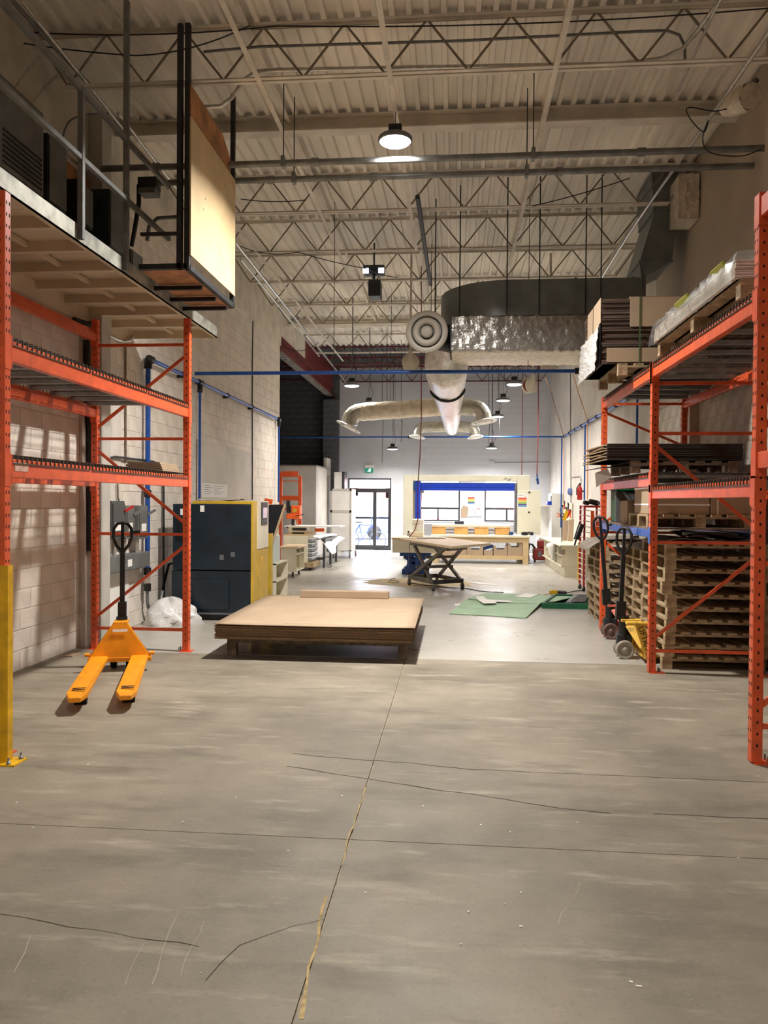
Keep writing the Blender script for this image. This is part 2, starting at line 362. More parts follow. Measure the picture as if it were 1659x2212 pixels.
struct('wall_annex_left', MB().box(-8.8, -8.6, LEND-.4, FAR+.2, 0, ZDK+.04), BLOCKD)
struct('wall_annex_near', MB().box(-8.6, WL-.2, LEND-.6, LEND-.4, 0, ZDK+.04), BLOCKD)
struct('wall_back', MB().box(WL-.2, WR+.2, BACK-.2, BACK, 0, ZDK+.04), WALLBEIGE)
# beam over the opening beyond the left wall
lt = MB(); lt.box(WL-.2, WL+.04, LEND, FAR, 5.36, 5.385); lt.box(WL-.09, WL-.07, LEND, FAR, 5.385, 5.66); lt.box(WL-.2, WL+.04, LEND, FAR, 5.66, 5.685)
lt = struct('trim_1', lt, REDSTEEL)
MB().box(WL-.2, WL-.0, LEND+.1, FAR, 5.33, 5.36).build('rough_edge', mat('rough concrete edge', (126, 122, 116), .9, 0, .4, 9, 1, 20), lt)
MB().box(WL-.1, WL-.02, LEND, 22.2, 5.685, ZDK).build('upper_infill', CREAM, lt)
MB().box(WL-.1, WL-.02, 22.2, FAR, 5.685, ZDK).build('deep_plate', REDSTEEL, lt)
# white partition room standing in the opening
pt = MB(); pt.box(-8.6, WL, 24., 24.1, 0, 2.76); pt.box(WL-.1, WL, 24.1, 26., 0, 2.76); pt.box(WL-.1, WL, 26., FAR-.42, 0, 3.14)
pt = struct('wall_partition', pt, WALLWHITE)
MB().box(-8.6, WL+.02, 23.98, 26, 2.76, 2.8).build('top_ledge', mat('dusty ledge', (150, 142, 128), .9), pt)
# steel column against the left wall
cl = struct('trim_2', MB().box(WL, WL+.2, 8.75, 8.99, 0, ZCH+.3), mat('grey white column paint', (186, 182, 174), .55, 0, .1, 2))
MB().box(WL, WL+.03, 8.62, 8.75, 0, 4.).build('metal_flashing', MORTAR, cl)
MB().box(WL, WL+.02, 9.0, 9.95, 0, 1.02).build('white_panel', WHITELAM, cl)
MB().box(WL, WL+.012, 9.0, 9.72, 1.02, 3.4).build('white_panel', WALLWHITE, cl)
# ---- roof deck, ribs along the room
def deck(name, x0, x1, y0, y1, m, pitch=.165):
    mb = MB(); n = int((x1-x0)/pitch); prof = []
    for i in range(n+1):
        x = x0+i*pitch; prof += [(x, ZDK), (x+.05, ZDK), (x+.062, ZDK+.055), (x+.153, ZDK+.055)]
    vs = [(x, y, z) for y in (y0, y1) for x, z in prof]; k = len(prof)
    mb.add(vs, [(i, i+1, k+i+1, k+i) for i in range(k-1)])
    return struct(name, mb, m)
ck = deck('ceiling', WL-.2, WR+.2, BACK-.2, 23.6, CREAMDECK)
deck('ceiling_bare', WL-.2, WR+.2, 23.6, FAR+.2, GALVDECK)
deck('ceiling_annex', -8.7, WL-.2, LEND-.6, FAR+.2, GALVDECK)
struct('ceiling_top', MB().box(-8.8, WR+.3, BACK-.3, FAR+.3, ZDK+.06, ZDK+.3), GALVDECK)
# dark fixings that dot the deck
SEAM = mat('deck seam', (60, 56, 52), .8); mb = MB()
for k in range(9):
    x = WL+.2+.055+.033+k*.825; mb.box(x, x+.012, BACK, 23.5, ZDK+.048, ZDK+.0545)
o = mb.build('deck_seam', SEAM, ck); o['kind'] = 'stuff'
# ---- open web joists
def joist(y, x0, x1, m, panel=.78, z0=ZCH, z1=ZDK):
    t = thing('roof_joist', 'x', 'joist', ((x0+x1)/2, y, z0)); t['kind'] = 'structure'; del t['label'], t['category']; OFF[t.name] = ((x0+x1)/2, y, z0)
    for zz, a, b, nm in ((z1-.035, x0, x1, 'top_chord'), (z0, x0+.35, x1-.35, 'bottom_chord')):
        mb = MB()
        for s in (-1, 1):
            mb.box(a, b, y+s*.012-(.045 if s < 0 else 0), y+s*.012+(.045 if s > 0 else 0), zz+(.03 if nm[0] == 't' else 0), zz+(.035 if nm[0] == 't' else .005))
            mb.box(a, b, y+s*.012-.0025, y+s*.012+.0025, zz, zz+.035)
        mb.build(nm, m, t)
    n = round((x1-x0-.7)/(panel/2)); xs = [x0+.35+(x1-x0-.7)*i/n for i in range(n+1)]; w = None
    for i in range(n):
        a, b = (xs[i], z0+.02), (xs[i+1], z1-.015)
        if i % 2: a, b = (xs[i], z1-.015), (xs[i+1], z0+.02)
        MB().cyl((a[0], y, a[1]), (b[0], y, b[1]), .012, n=6).build('web_rod', RODTONE if m is CREAM else m, t)
    MB().cyl((x0+.02, y, z1-.02), (x0+.36, y, z0+.02), .012, n=6).build('web_rod', RODTONE if m is CREAM else m, t); MB().cyl((x1-.02, y, z1-.02), (x1-.36, y, z0+.02), .012, n=6).build('web_rod', RODTONE if m is CREAM else m, t)
    return t
JY_ = [7.65+1.772*i for i in range(-5, 12)]
for i, y in zip(range(-5, 12), JY_):
    if i in (1, 7): continue
    if y > BACK: joist(y, WL, WR, REDSTEEL if y > 23 else CREAM)
for y in (22.4, 24.4, 26.6): joist(y, -8.6, WL-.2, REDSTEEL)
def girder(name, y, m):
    mb = MB(); mb.box(WL, WR, y-.09, y+.09, 6.17, 6.186); mb.box(WL, WR, y-.006, y+.006, 6.186, 6.34); mb.box(WL, WR, y-.09, y+.09, 6.34, 6.356)
    return struct(name, mb, m)
girder('trim_3', 9.52, CREAM); girder('trim_4', 20.1, CREAM)
# bridging angles that run along the room from joist to joist
for i, (x, z, y0, y1) in enumerate(((-.66, ZCH-.0, 5., 13.), (-1.95, ZCH-.0, 4.5, 14), (-2.05, ZDK-.06, 4.5, 23), (.92, ZCH-.0, 4.5, 14), (1.02, ZDK-.06, 4.5, 23), (-.66, ZDK-.06, 12.8, 23), (-3.3, ZCH-.01, 11, 23), (2.6, ZCH-.01, 12, 23))):
    mb = MB(); mb.box(x-.025, x+.025, y0, y1, z-.006, z); mb.box(x-.025, x-.02, y0, y1, z, z+.045); o = struct('trim_%d' % (5+i), mb, CREAM)
# ================================================================ PALLET RACKS
HOLE = mat('dark slot', (24, 14, 10), .9)
def upright(t, x, y, ztop, side, m=ORANGE, foot=True):
    """one slotted post; side = -1 when the aisle lies towards -x"""
    o = MB(); o.box(x-.036, x+.036, y-.036, y+.036, .006, ztop); o = o.build('post', m, t, .006, 2)
    h = MB(); z = .12
    while z < ztop-.05:
        h.obox((x, y-.0362, z), (.012, .001, .018)); h.obox((x, y+.0362, z), (.012, .001, .018))
        for s in (-1, 1): h.obox((x+side*.0362, y+s*.017, z+.02), (.001, .011, .022))
        z += .0762
    h = h.build('slot', HOLE, o); h['kind'] = 'stuff'
    if foot:
        b = MB(); b.box(x-.07-(.05 if side < 0 else 0)*-1, x+.07+(.05 if side < 0 else 0), y-.06, y+.06, 0, .008); b = b.build('base_plate', m, t)
        for s in (-1, 1): MB().cyl((x-side*.075, y+s*.03, .008), (x-side*.075, y+s*.03, .048), .008, n=6).build('anchor_bolt', GALV, b)
def frame(t, xa, xb, y, ztop, side, zs=(.24, 1.31, 2.38, 3.43), skew=1):
    upright(t, xa, y, ztop, side); upright(t, xb, y, ztop, side)
    zs = [z for z in zs if z < ztop-.02]; a, b = (xa, xb)
    for z in zs: MB().box(min(a, b)+.036, max(a, b)-.036, y-.014, y+.014, z-.016, z+.016).build('brace', ORANGE, t)
    for i, (z0, z1) in enumerate(zip(zs, zs[1:])):
        if z1-z0 < .6: continue
        up = (i % 2 == 0)                       # climbs from the aisle post or from the wall post
        p, q = ((b, z0+.11), (a, z1-.11)) if (up == (skew > 0)) else ((a, z0+.11), (b, z1-.11))
        MB().bar((p[0], y, p[1]), (q[0], y, q[1]), .028, .032).build('diagonal_brace', ORANGE, t)
def beam(t, x, y0, y1, z0, z1, side, m=ORANGE):
    """step beam; the step is turned to the shelf side"""
    o = MB(); o.prism([(-side*.0-side*.0+x+side*.030, z0), (x+side*.030, z1-.002), (x+side*.004, z1), (x+side*.004, z1-.042), (x-side*.026, z1-.042), (x-side*.026, z0)], y0+.038, y1-.038, 'y')
    o = o.build('beam', m, t, .004, 1)
    for y in (y0+.043, y1-.043): MB().box(x-.036+(side*.004), x+.036+side*.004, y-.005, y+.005, z0-.05, z1+.03).build('connector', m, o)
    for y, s in ((y0, 1), (y1, -1)): MB().box(x+side*.0365-.003, x+side*.0365+.003, y-.036, y+.036+.0, z0-.06, z1+.025).build('connector', m, o)
def wire_deck(label, x0, x1, y0, y1, z, side, group):
    t = thing('wire_deck', label, 'wire deck', ((x0+x1)/2, (y0+y1)/2, z), group=group, world=True)
    g = MB(); w = .0034; n = max(4, round((y1-y0-.04)/.062)); xa = x1 if side > 0 else x0; xi = x0 if side > 0 else x1
    for i in range(n+1):
        y = y0+.02+(y1-y0-.04)*i/n
        g.box(x0, x1, y-w, y+w, z+.016, z+.016+2*w); g.box(xa-w+side*.034, xa+w+side*.034, y-w, y+w, z-.036, z+.022); g.box(min(xa, xa+side*.034), max(xa, xa+side*.034), y-w, y+w, z+.016, z+.016+2*w); g.box(xi-w-side*.034, xi+w-side*.034, y-w, y+w, z-.036, z+.022)
    for i in range(12):
        x = x0+.02+(x1-x0-.04)*i/11; g.box(x-w, x+w, y0+.01, y1-.01, z+.0225, z+.0225+2*w)
    g.box(xa-w+side*.037, xa+w+side*.037, y0+.01, y1-.01, z-.036, z-.029)
    g = g.build('wire_grid', WIRE, t); g['kind'] = 'stuff'
    for k in range(3):
        y = y0+(y1-y0)*(k+.5)/3; MB().prism([(y-.05, z+.003), (y-.03, z-.028), (y+.03, z-.028), (y+.05, z+.003)], x0+.035, x1-.035, 'x').build('channel', GALV, t)
    return t
# ---- left rack
LA, LB, LN, LF = -2.985, -4.05, 4.97, 8.58
lr = thing('pallet_rack', 'tall orange pallet rack with empty wire shelves against the white block wall', 'pallet rack', ((LA+LB)/2, (LN+LF)/2, 0), world=True)
frame(lr, LA, LB, LN, 3.72, 1); frame(lr, LA, LB, LF, 3.72, 1)
beam(lr, LB, LN, LF, 3.47, 3.6, -1)
for z0, z1 in ((2.615, 2.755), (1.84, 1.966)):
    beam(lr, LA, LN, LF, z0, z1, 1); beam(lr, LB, LN, LF, z0, z1, -1)
MB().box(LA+.0312, LA+.033, LN+.09, LN+.26, 1.885, 1.945).build('label_plate', mat('peeling label', (214, 176, 160), .7, 0, .2, 30), lr)
for zz, nm in ((2.757, 'upper'), (1.968, 'lower')):
    for k, wh in enumerate(('nearest the camera', 'middle one', 'farthest one')):
        a = LN+.04+k*(LF-LN-.08)/3; wire_deck('wire deck on the %s shelf of the empty rack, %s' % (nm, wh), LB, LA, a, a+(LF-LN-.08)/3-.01, zz, 1, 'wire decks of the empty rack')
# long boards that lie on the lower shelf, far end
for i in range(4):
    solo('board', MB().box(LA-.5+.02*i, LA-.06-.01*i, 8.0, 8.5, 1.999+.024*i, 2.02+.024*i), CARD, 'tan board on the empty rack, %s of the pile' % ('bottom', 'second from the bottom', 'second from the top', 'top')[i], 'board', 'boards on the empty rack')
# ---- right rack, three bays
RA, RB, R0, R1, R2, R3 = 1.985, 3.02, 2.62, 5.36, 8.1, 10.76
rr = thing('pallet_rack', 'orange pallet rack with loaded shelves above the stacked pallets and jacks', 'pallet rack', ((RA+RB)/2, (R0+R3)/2, 0), world=True)
frame(rr, RA, RB, R0, 3.72, -1); frame(rr, RA, RB, R1, 3.72, -1, skew=-1); frame(rr, RA, RB, R2, 3.09, -1, zs=(.22, 1.31, 2.4, 2.9), skew=-1); frame(rr, RA, RB, R3, 3.09, -1, zs=(.22, 1.31, 2.35, 3.02), skew=1)
for x, s in ((RA, -1), (RB, 1)):
    beam(rr, x, R0, R1, 3.56, 3.69, s); beam(rr, x, R0, R1, 1.93, 2.04, s)
    beam(rr, x, R1, R2, 2.96, 3.08, s); beam(rr, x, R1, R2, 1.745, 1.86, s)
    beam(rr, x, R2, R3, 2.96, 3.08, s); beam(rr, x, R2, R3, 1.87, 1.99, s)
    beam(rr, x, R2, R3, 1.355, 1.435, s, BLUEBEAM)
RG = 'wire decks of the loaded rack'
for zz, a0, a1, nm in ((3.082, R1, R2, 'under the plastic wrapped sheets on the top shelf'), (3.082, R2, R3, 'under the strapped cardboard bundle on the top shelf'), (1.862, R1, R2, 'on the low pink orange shelf above the near pallets'), (1.992, R2, R3, 'under the dark cardboard bundle on the middle shelf')):
    for k, wh in enumerate(('near half', 'far half')):
        a = a0+.04+k*(a1-a0-.08)/2; wire_deck('wire deck %s, %s' % (nm, wh), RA, RB, a, a+(a1-a0-.08)/2-.01, zz, -1, RG)
# ---- yellow corner guard
g = thing('guard_post', 'yellow steel corner guard bolted to the floor beside the empty rack', 'guard', (-2.98, 4.8, 0), world=True)
gx = P(28, 1400, Y=4.85).x; o = MB(); o.prism([(gx-.18, 4.79), (gx, 4.79), (gx, 4.85), (gx-.01, 4.85), (gx-.01, 4.8), (gx-.18, 4.8)], .01, 1.27, 'z'); o.build('angle', YELLOW, g)
o = MB(); o.box(gx-.26, gx+.08, 4.73, 4.89, 0, .01); b = o.build('base_plate', YELLOW, g)
for x, y in ((gx+.03, 4.75), (gx+.05, 4.86), (gx-.16, 4.75)):
    MB().tube([(x, y, .01), (x, y, .022), (x, y, .0221), (x, y, .05)], [.016, .016, .008, .008], 6).build('anchor_bolt', GALV, b)
# ================================================================ MEZZANINE with electrical gear
MX, MY0, MY1, MZ = -3.08, 1.5, 10.0, 3.8
mz = thing('mezzanine', 'cream platform hung from the roof, carrying grey electrical boxes', 'platform', (-3.67, 6, MZ), world=True)
GAL2 = mat('weathered galvanised fascia', (166, 166, 156), .5, .35, .3, 5, stretch=(1, 1, 1))
MEZP = mat('cream platform board', (206, 190, 164), .65, 0, .08, 2)
MB().box(MX-.012, MX, MY0, MY1, MZ, MZ+.14).build('fascia', GAL2, mz); MB().box(MX-.05, MX, MY0, MY1, MZ, MZ+.012).build('fascia_lip', MEZP, mz)
MB().box(WL+.01, MX, MY1-.012, MY1, MZ, MZ+.14).build('fascia', MEZP, mz); MB().box(WL+.005, WL+.05, MY0, MY1, MZ-.1, MZ+.14).build('wall_angle', MEZP, mz)
for k in range(8):
    y0 = MY0+k*(MY1-MY0)/8; MB().box(WL+.02, MX-.012, y0+.004, y0+(MY1-MY0)/8-.004, MZ+.1, MZ+.118).build('floor_board', MEZP, mz)
ys = [P(x, y, Z=MZ)[1] for x, y in ((135, 497), (206, 546), (270, 588), (320, 624), (366, 655), (406, 682), (448, 708))]+[4.9, 4.2, 3.4]
for y in ys: MB().box(WL+.03, MX-.012, y-.035, y+.035, MZ+.01, MZ+.1).build('cross_joist', MEZP, mz)
MB().box(-3.69, -3.65, MY0, MY1-.02, MZ+.05, MZ+.09).build('long_strip', MEZP, mz)
for y, zt in ((6.21, 5.05), (7.09, 6.3), (4.2, 5.05)): MB().box(MX+.0, MX+.045, y-.022, y+.022, MZ+.02, zt).build('rail_post', GALV, mz)
for z in (4.48, 5.03): MB().box(MX, MX+.04, 3.0, 8.2, z-.02, z+.02).build('hand_rail', GALV, mz)
# hanging cage with plywood sides
EX, EY0, EY1, EZ = -2.56, 7.34, 8.86, 3.9
cg = thing('equipment_cage', 'dark steel cage with a pale plywood side, hung beside the platform', 'cage', (-2.8, 8.1, EZ), world=True)
for x, y, zt in ((EX, EY0, 6.22), (EX, EY1, 6.33), (EX-.075, EY0, 6.22)): MB().box(x-.025, x+.025, y-.025, y+.025, EZ, zt).build('post', DARKSTEEL, cg, .004)
for y in (EY0, EY1): MB().box(MX+.05, EX, y-.025, y+.025, EZ, EZ+.05).build('floor_rail', DARKSTEEL, cg)
MB().box(EX-.025, EX+.025, EY0, EY1, EZ, EZ+.05).build('floor_rail', DARKSTEEL, cg)
for y in (7.85, 8.3, 8.7): MB().box(MX-.02, EX-.02, y-.02, y+.02, EZ-.06, EZ-.02).build('under_bar', BLACK, cg)
MB().box(MX+.05, EX-.03, EY0+.03, EY1-.03, EZ+.0, EZ+.02).build('floor_sheet', PLYOR, cg)
o = MB().box(EX+.026, EX+.04, EY0-.02, EY1-.03, EZ+.13, 5.34).build('plywood_side', PLY, cg)
MB().prism([(EY0-.02, 5.36), (EY1-.2, 5.36), (EY1-.2, 5.5), (EY1-.5, 5.64), (EY0-.02, 5.64)], EX+.02, EX+.034, 'x').build('plywood_upper_side', PLYOR, cg)  # upper sheet's shadow put into its browner colour and clipped corner
for z in (4.24, ): MB().box(MX+.06, EX-.1, EY0-.015, EY0+.015, z-.015, z+.015).build('mid_rail', DARKSTEEL, cg)
k = MB()
for yy, zz in ((7.6, 4.9), (7.7, 4.6), (7.9, 4.3), (8.4, 5.1), (8.5, 4.7), (7.75, 4.72), (8.3, 4.35)): k.obox((EX+.0405, yy, zz), (.001, .015, .012))
k.build('scuff', CARDDARK, o)['kind'] = 'stuff'
# electrical boxes on the wall above the platform
def ebox(label, y0, y1, z0, z1, dp, m=GREYBOX, lever=True, vents=False, x0=WL+.056):
    t = thing('electrical_box', label, 'electrical box', (x0+dp/2, (y0+y1)/2, z0), group='electrical boxes over the platform', world=True)
    MB().box(x0, x0+dp, y0, y1, z0, z1).build('body', m, t, .008)
    MB().box(x0+dp, x0+dp+.012, y0+.02, y1-.02, z0+.02, z1-.02).build('door', GREYBOX, t, .004)
    if lever: o = MB(); o.obox((x0+dp*.6, y0-.02, z0+(z1-z0)*.7), (.03, .04, .16), (0, 25, 0)); o.build('lever', BLACK, t)
    if vents:
        for k in range(7): MB().box(x0+dp+.012, x0+dp+.02, y0+.06, y1-.06, z0+.06+k*.045, z0+.08+k*.045).build('vent_slat', BLACK, t)
    return t
ebox('large grey transformer box with louvres at the edge of the picture', 6.35, 7.1, 4.5, 5.3, .34, vents=True, lever=False)
ebox('tall dark switch box beside the transformer', 7.25, 7.62, 4.55, 5.2, .3, DARKSTEEL)
ebox('small dark switch box with pale door beside the plywood board', 7.95, 8.3, 4.62, 5.05, .25, DARKSTEEL)
ebox('dark teal breaker box with grey door behind the platform post', 8.6, 9.05, 4.55, 5.2, .3, mat('dark teal enamel', (44, 62, 66), .45))
ebox('grey box with rounded top near the end of the platform', 9.3, 9.65, 4.25, 4.75, .26, lever=False)
ebox('low grey wireway box under the teal breaker box', 8.45, 9.3, 4.1, 4.4, .16, lever=False)
solo('plywood_board', MB().box(WL+.035, WL+.055, 6.2, 9.4, 3.96, 5.35), PLYOR, 'reddish plywood backing board behind the electrical boxes', 'board')
# ---- disconnect switches on the wall behind the left rack
def switch(label, y0, y1, z0, z1, dp, m, lev):
    x = WL+.022; t = thing('disconnect_switch', label, 'switch box', (x, (y0+y1)/2, z0), group='disconnect switches on the wall', world=True)
    MB().box(x, x+dp, y0, y1, z0, z1).build('body', m, t, .006); MB().box(x+dp, x+dp+.015, y0+.02, y1-.02, z0+.04, z1-.03).build('cover', m, t, .005)
    o = MB(); o.bar((x+dp+.02, y1-.05, z0+(z1-z0)*.72), (x+dp+.1, y1+.02, z0+(z1-z0)*.86), .03); o.build('lever', lev, t)
    MB().box(x+dp+.0155, x+dp+.0165, y0+.06, y1-.08, z0+.1, z0+.2).build('sticker', PAPER, t); return t
switch('dark grey disconnect switch with a red lever, largest of three', 9.05, 9.42, 1.22, 1.68, .17, mat('dark grey enamel', (82, 84, 84), .5), REDTOOL)
switch('light grey disconnect switch in the middle of three', 9.55, 9.8, 1.2, 1.62, .13, GREYBOX, GREYBOX)
switch('light grey disconnect switch farthest along the wall, lever raised', 9.95, 10.25, 1.18, 1.62, .13, GREYBOX, GREYTOP)
t = thing('wireway', 'long grey steel wireway below the disconnect switches', 'wireway', (WL+.1, 9.6, .8), world=True)
MB().box(WL+.022, WL+.17, 8.99+.02, 10.3, .8, 1.0).build('trough', GREYBOX, t, .006); MB().box(WL+.17, WL+.178, 9.03, 10.27, .81, .99).build('cover', GREYBOX, t); MB().box(WL+.178, WL+.18, 9.55, 9.68, .85, .94).build('sticker', PAPER, t)
for y in (9.2, 9.35, 9.65, 10.05): MB().cyl((WL+.09, y, 1.0), (WL+.09, y, 1.24), .024).build('conduit_stub', SILVER, t)
# ================================================================ LAMPS
LENS = mat('lit lamp lens', (255, 248, 235), .4, emit=14.)
def lamp(label, x, y, z, w, zt=ZDK, cable=True):
    t = thing('high_bay_lamp', label, 'lamp', (x, y, z), group='round high bay lamps', world=True)
    o = MB(); o.lathe([(.0, .075), (.07, .075), (.09, .06), (.165, .035), (.18, .02), (.18, -.012), (.165, -.02)], (x, y, z)); o.build('housing', GREYTOP, t)
    o = MB(); o.lathe([(.165, -.018), (.15, -.03), (.0, -.036)], (x, y, z)); o.build('lens', LENS, t)
    o = MB(); o.box(x-.07, x+.07, y-.04, y+.04, z+.07, z+.16); o.build('driver_box', DARKSTEEL, t, .01)
    o = MB(); o.tube([(x, y, z+.16), (x, y, z+.22), (x+.004, y, zt)], .006, 6); o.build('hook_chain', GALV, t)
    if cable: o = MB(); o.tube([(x+.05, y, z+.15), (x+.12, y, z+.28), (x+.05, y, z+.42), (x+.02, y, z+.7), (x+.015, y, zt)], .006, 5); o.build('cable', BLACK, t)
    d = bpy.data.lights.new('lamp_light', 'AREA'); d.shape = 'DISK'; d.size = .32; d.energy = w; d.spread = R(150); d.color = (1., .955, .89)
    l = bpy.data.objects.new('lamp_light', d); COL.objects.link(l); l.parent = t; l.location = (0, 0, -.045)
    return t
NEARW, FARW = 180, 42
lamp('large glaring high bay lamp under the roof nearest the camera', -.66, 8.35, 5.52, NEARW, ZCH, cable=False)
for px, py, yy, lb in ((760, 832, 18, 'high bay lamp hanging before the dark opening, leftmost of the far lamps'), (797, 872, 21, 'high bay lamp above the long foil branch duct and its diffuser'), (1111, 829, 18, 'high bay lamp beside the coiled hose reel, rightmost of the far lamps'),
                       (1087, 864, 20.6, 'high bay lamp with looped cable, second down the right row'), (1075, 899, 23.4, 'high bay lamp beside the round duct elbow, third down the right row'),
                       (848, 969, 25.6, 'low hung high bay lamp before the far wall near the exit sign'), (1062, 967, 25.6, 'low hung high bay lamp before the far wall over the window machine')):
    q = P(px, py, Y=yy); lamp(lb, q.x, q.y, q.z, FARW)
lamp('unseen high bay lamp added out of view to light the bare concrete', -.66, 1.2, 5.52, 50, ZCH, cable=False)  # extra lamp out of view, added to brighten the foreground floor
# ================================================================ PIPES, CONDUITS, CABLES
def pipe(name, label, pts, r, m, cat='conduit', n=8, group=None, joints=(), jm=None):
    t = solo(name, MB().tube(pts, r, n), m, label, cat, group)
    for a, b in joints: MB().cyl(a, b, r*1.3, n=n).build('coupling', jm or GALV, t)
    return t
z1 = P(982, 341, Y=8.6).z; z2 = P(982, 377, Y=9.02).z
pipe('large_conduit', 'thick grey conduit across the room under the near lamp, upper of two', [(-4.0, 8.6, z1), (WR, 8.6, z1)], .037, GALV, joints=[((x, 8.6, z1), (x+.08, 8.6, z1)) for x in (-3.4, -1.6, 1.9)])
pipe('large_conduit', 'thick grey conduit across the room under the near lamp, lower of two', [(-3.55, 9.02, z2), (WR, 9.02, z2)], .037, GALV, joints=[((x, 9.02, z2), (x+.08, 9.02, z2)) for x in (-2.2, -1.0, 1.1)])
t = thing('junction_box', 'dark junction box at the end of the lower thick conduit above the platform', 'junction box', (-3.6, 9.02, z2-.08), world=True)
MB().box(-3.72, -3.5, 8.94, 9.1, z2-.08, z2+.05).build('box', DARKSTEEL, t, .006); MB().box(-3.71, -3.51, 8.93, 9.11, z2-.14, z2-.08).build('cover', GREYBOX, t)
for x, yy, zz, lb in ((P(612, 345, Y=8.6).x, 8.6, z1, 'thin rod holding the upper thick conduit near the cage'), (P(1152, 325, Y=8.6).x, 8.6, z1, 'thin rod holding the upper thick conduit right of the lamp'), (P(635, 380, Y=9.02).x, 9.02, z2, 'thin rod holding the lower thick conduit near the cage'), (P(1138, 365, Y=9.02).x, 9.02, z2, 'thin rod holding the lower thick conduit right of the lamp')):
    t = thing('pipe_hanger', lb, 'hanger', (x, yy, zz), group='conduit hangers', world=True)
    MB().cyl((x, yy, zz+.05), (x, yy, ZDK), .006, n=6).build('rod', DARKSTEEL, t); MB().box(x-.02, x+.02, yy-.045, yy+.045, zz-.05, zz+.07).build('strap', GALV, t)
pipe('silver_conduit', 'bright silver conduit along the roof edge beside the right wall', [P(1800, -130, Z=5.72), P(1614, 138, Z=5.72), P(1362, 500, Z=5.72), P(1262, 660, Z=5.72)], .02, SILVER)
pipe('silver_conduit', 'bright conduit bending down from the roof into the nearest joist', [P(415, 232, Y=7.8), P(478, 229, Y=7.8), P(500, 212, Y=7.8), P(528, 172, Y=7.8), P(552, 155, Y=7.8), P(600, 151, Y=7.8), P(1000, 144, Y=7.8), P(1340, 138, Y=7.8), P(1430, 126, Y=7.8), P(1475, 105, Y=7.7), P(1500, 75, Y=7.55), P(1560, -5, Y=7.1), P(1620, -110, Y=6.5)], .021, SILVER)
pipe('thin_conduit', 'thin grey conduit through the nearest joist ending in a round bend', [P(*q, Y=7.72) for q in ((440, 112), (560, 101), (1000, 88), (1380, 68), (1440, 66), (1468, 76), (1479, 100), (1480, 140))], .014, GALV)
pipe('silver_conduit', 'silver conduit beside the pale conduit at the top edge', [P(1590, -60, Z=6.), P(1545, 20, Z=6.), P(1465, 195, Z=6.)], .014, SILVER)
for i, (a, b, z, r, lb) in enumerate((((45, 0), (275, 290), 5.9, .018, 'bright conduit over the platform, left of the cage'), ((100, 105), (140, 160), 6.1, .016, 'short bright conduit at the upper left corner of the roof'), ((225, 0), (265, 45), 6.1, .014, 'short silver conduit left of the cage at the top edge'), ((255, 245), (430, 470), 5.75, .02, 'silver conduit running behind the cage and platform post'),
                                   ((25, 0), (200, 190), 6.0, .02, 'dull conduit over the platform beside the bright one'), ((505, 520), (750, 830), 5.7, .026, 'long silver pipe along the left roof edge beyond the cage'), ((520, 560), (690, 770), 5.6, .018, 'thin silver pipe below the long roof edge pipe'))):
    pipe('silver_conduit', lb, [P(*a, Z=z), P(*b, Z=z)], r, SILVER if i not in (4,) else GALV, group=None)
pipe('drain_pipe', 'dark pipe hanging along the roof between the third and fifth joists', [P(902, 425, Z=5.75), P(930, 615, Z=5.75)], .032, DARKSTEEL, 'pipe')
pipe('white_pipe', 'pale horizontal pipe across the room before the far lamps', [(WL+.05, 19.3, P(760, 700, Y=19.3).z-.0), (WR, 19.3, P(900, 697, Y=19.3).z)], .07, CREAM, 'pipe')
def smooth(pts, k=5):
    p = [Vector(q) for q in pts]; p = [p[0]*2-p[1]]+p+[p[-1]*2-p[-2]]; out = []
    for i in range(1, len(p)-2):
        a, b, c, d = p[i-1:i+3]
        for j in range(k): t = j/k; out.append(.5*(2*b+(c-a)*t+(2*a-5*b+4*c-d)*t*t+(3*b-a-3*c+d)*t**3))
    return out+[p[-2]]
def cable(label, pts, r=.007, m=BLACK, name='cable', cat='cable', group=None):
    pts = smooth(pts) if len(pts) < 13 and name == 'cable' else pts
    return solo(name, MB().tube(pts, r, 5), m, label, cat, group)
def sag(a, b, d, n=8): a, b = Vector(a), Vector(b); return [a.lerp(b, i/n)-Vector((0, 0, 4*d*(i/n)*(1-i/n))) for i in range(n+1)]
cable('black cable sagging along the nearest roof joist', sag(P(30, 68, Y=7.5), P(560, 60, Y=7.5), .05)+sag(P(600, 56, Y=7.5), P(1659, 18, Y=7.5), .06))
cable('thin cable looping below the roof at the upper left', sag(P(0, 85, Y=7.4), P(290, 120, Y=7.4), .02)+sag(P(300, 120, Y=7.4), P(540, 55, Y=7.4), .06))
cable('black cable swinging down to the third joist by the duct', sag(P(1360, 385, Y=10.9), P(1150, 445, Y=10.9), .02))
cable('black cable lying over the joists beyond the cage', sag(P(520, 430, Y=10.9), P(660, 432, Y=10.9), .03))
cable('black cable sagging below the fifth joist', sag(P(515, 530, Y=12.8), P(640, 545, Y=12.8), .08)+sag(P(645, 545, Y=12.8), P(790, 580, Y=13), .02)+sag(P(800, 585, Y=14), P(860, 600, Y=14.6), .02))
cable('drooping cable below the roof edge at the end of the block wall', sag(P(600, 740, Y=18.9), P(688, 740, Y=18.9), .2))
cable('thin cable loop hanging from the sloping conduit at upper right', [P(1570, 235, Y=8.3), P(1540, 240, Y=8.3), P(1487, 232, Y=8.3), P(1490, 255, Y=8.3), P(1520, 285, Y=8.3), P(1530, 260, Y=8.3), P(1518, 300, Y=8.3), P(1535, 330, Y=8.3), P(1600, 337, Y=8.3), P(1645, 322, Y=8.3)], .006)
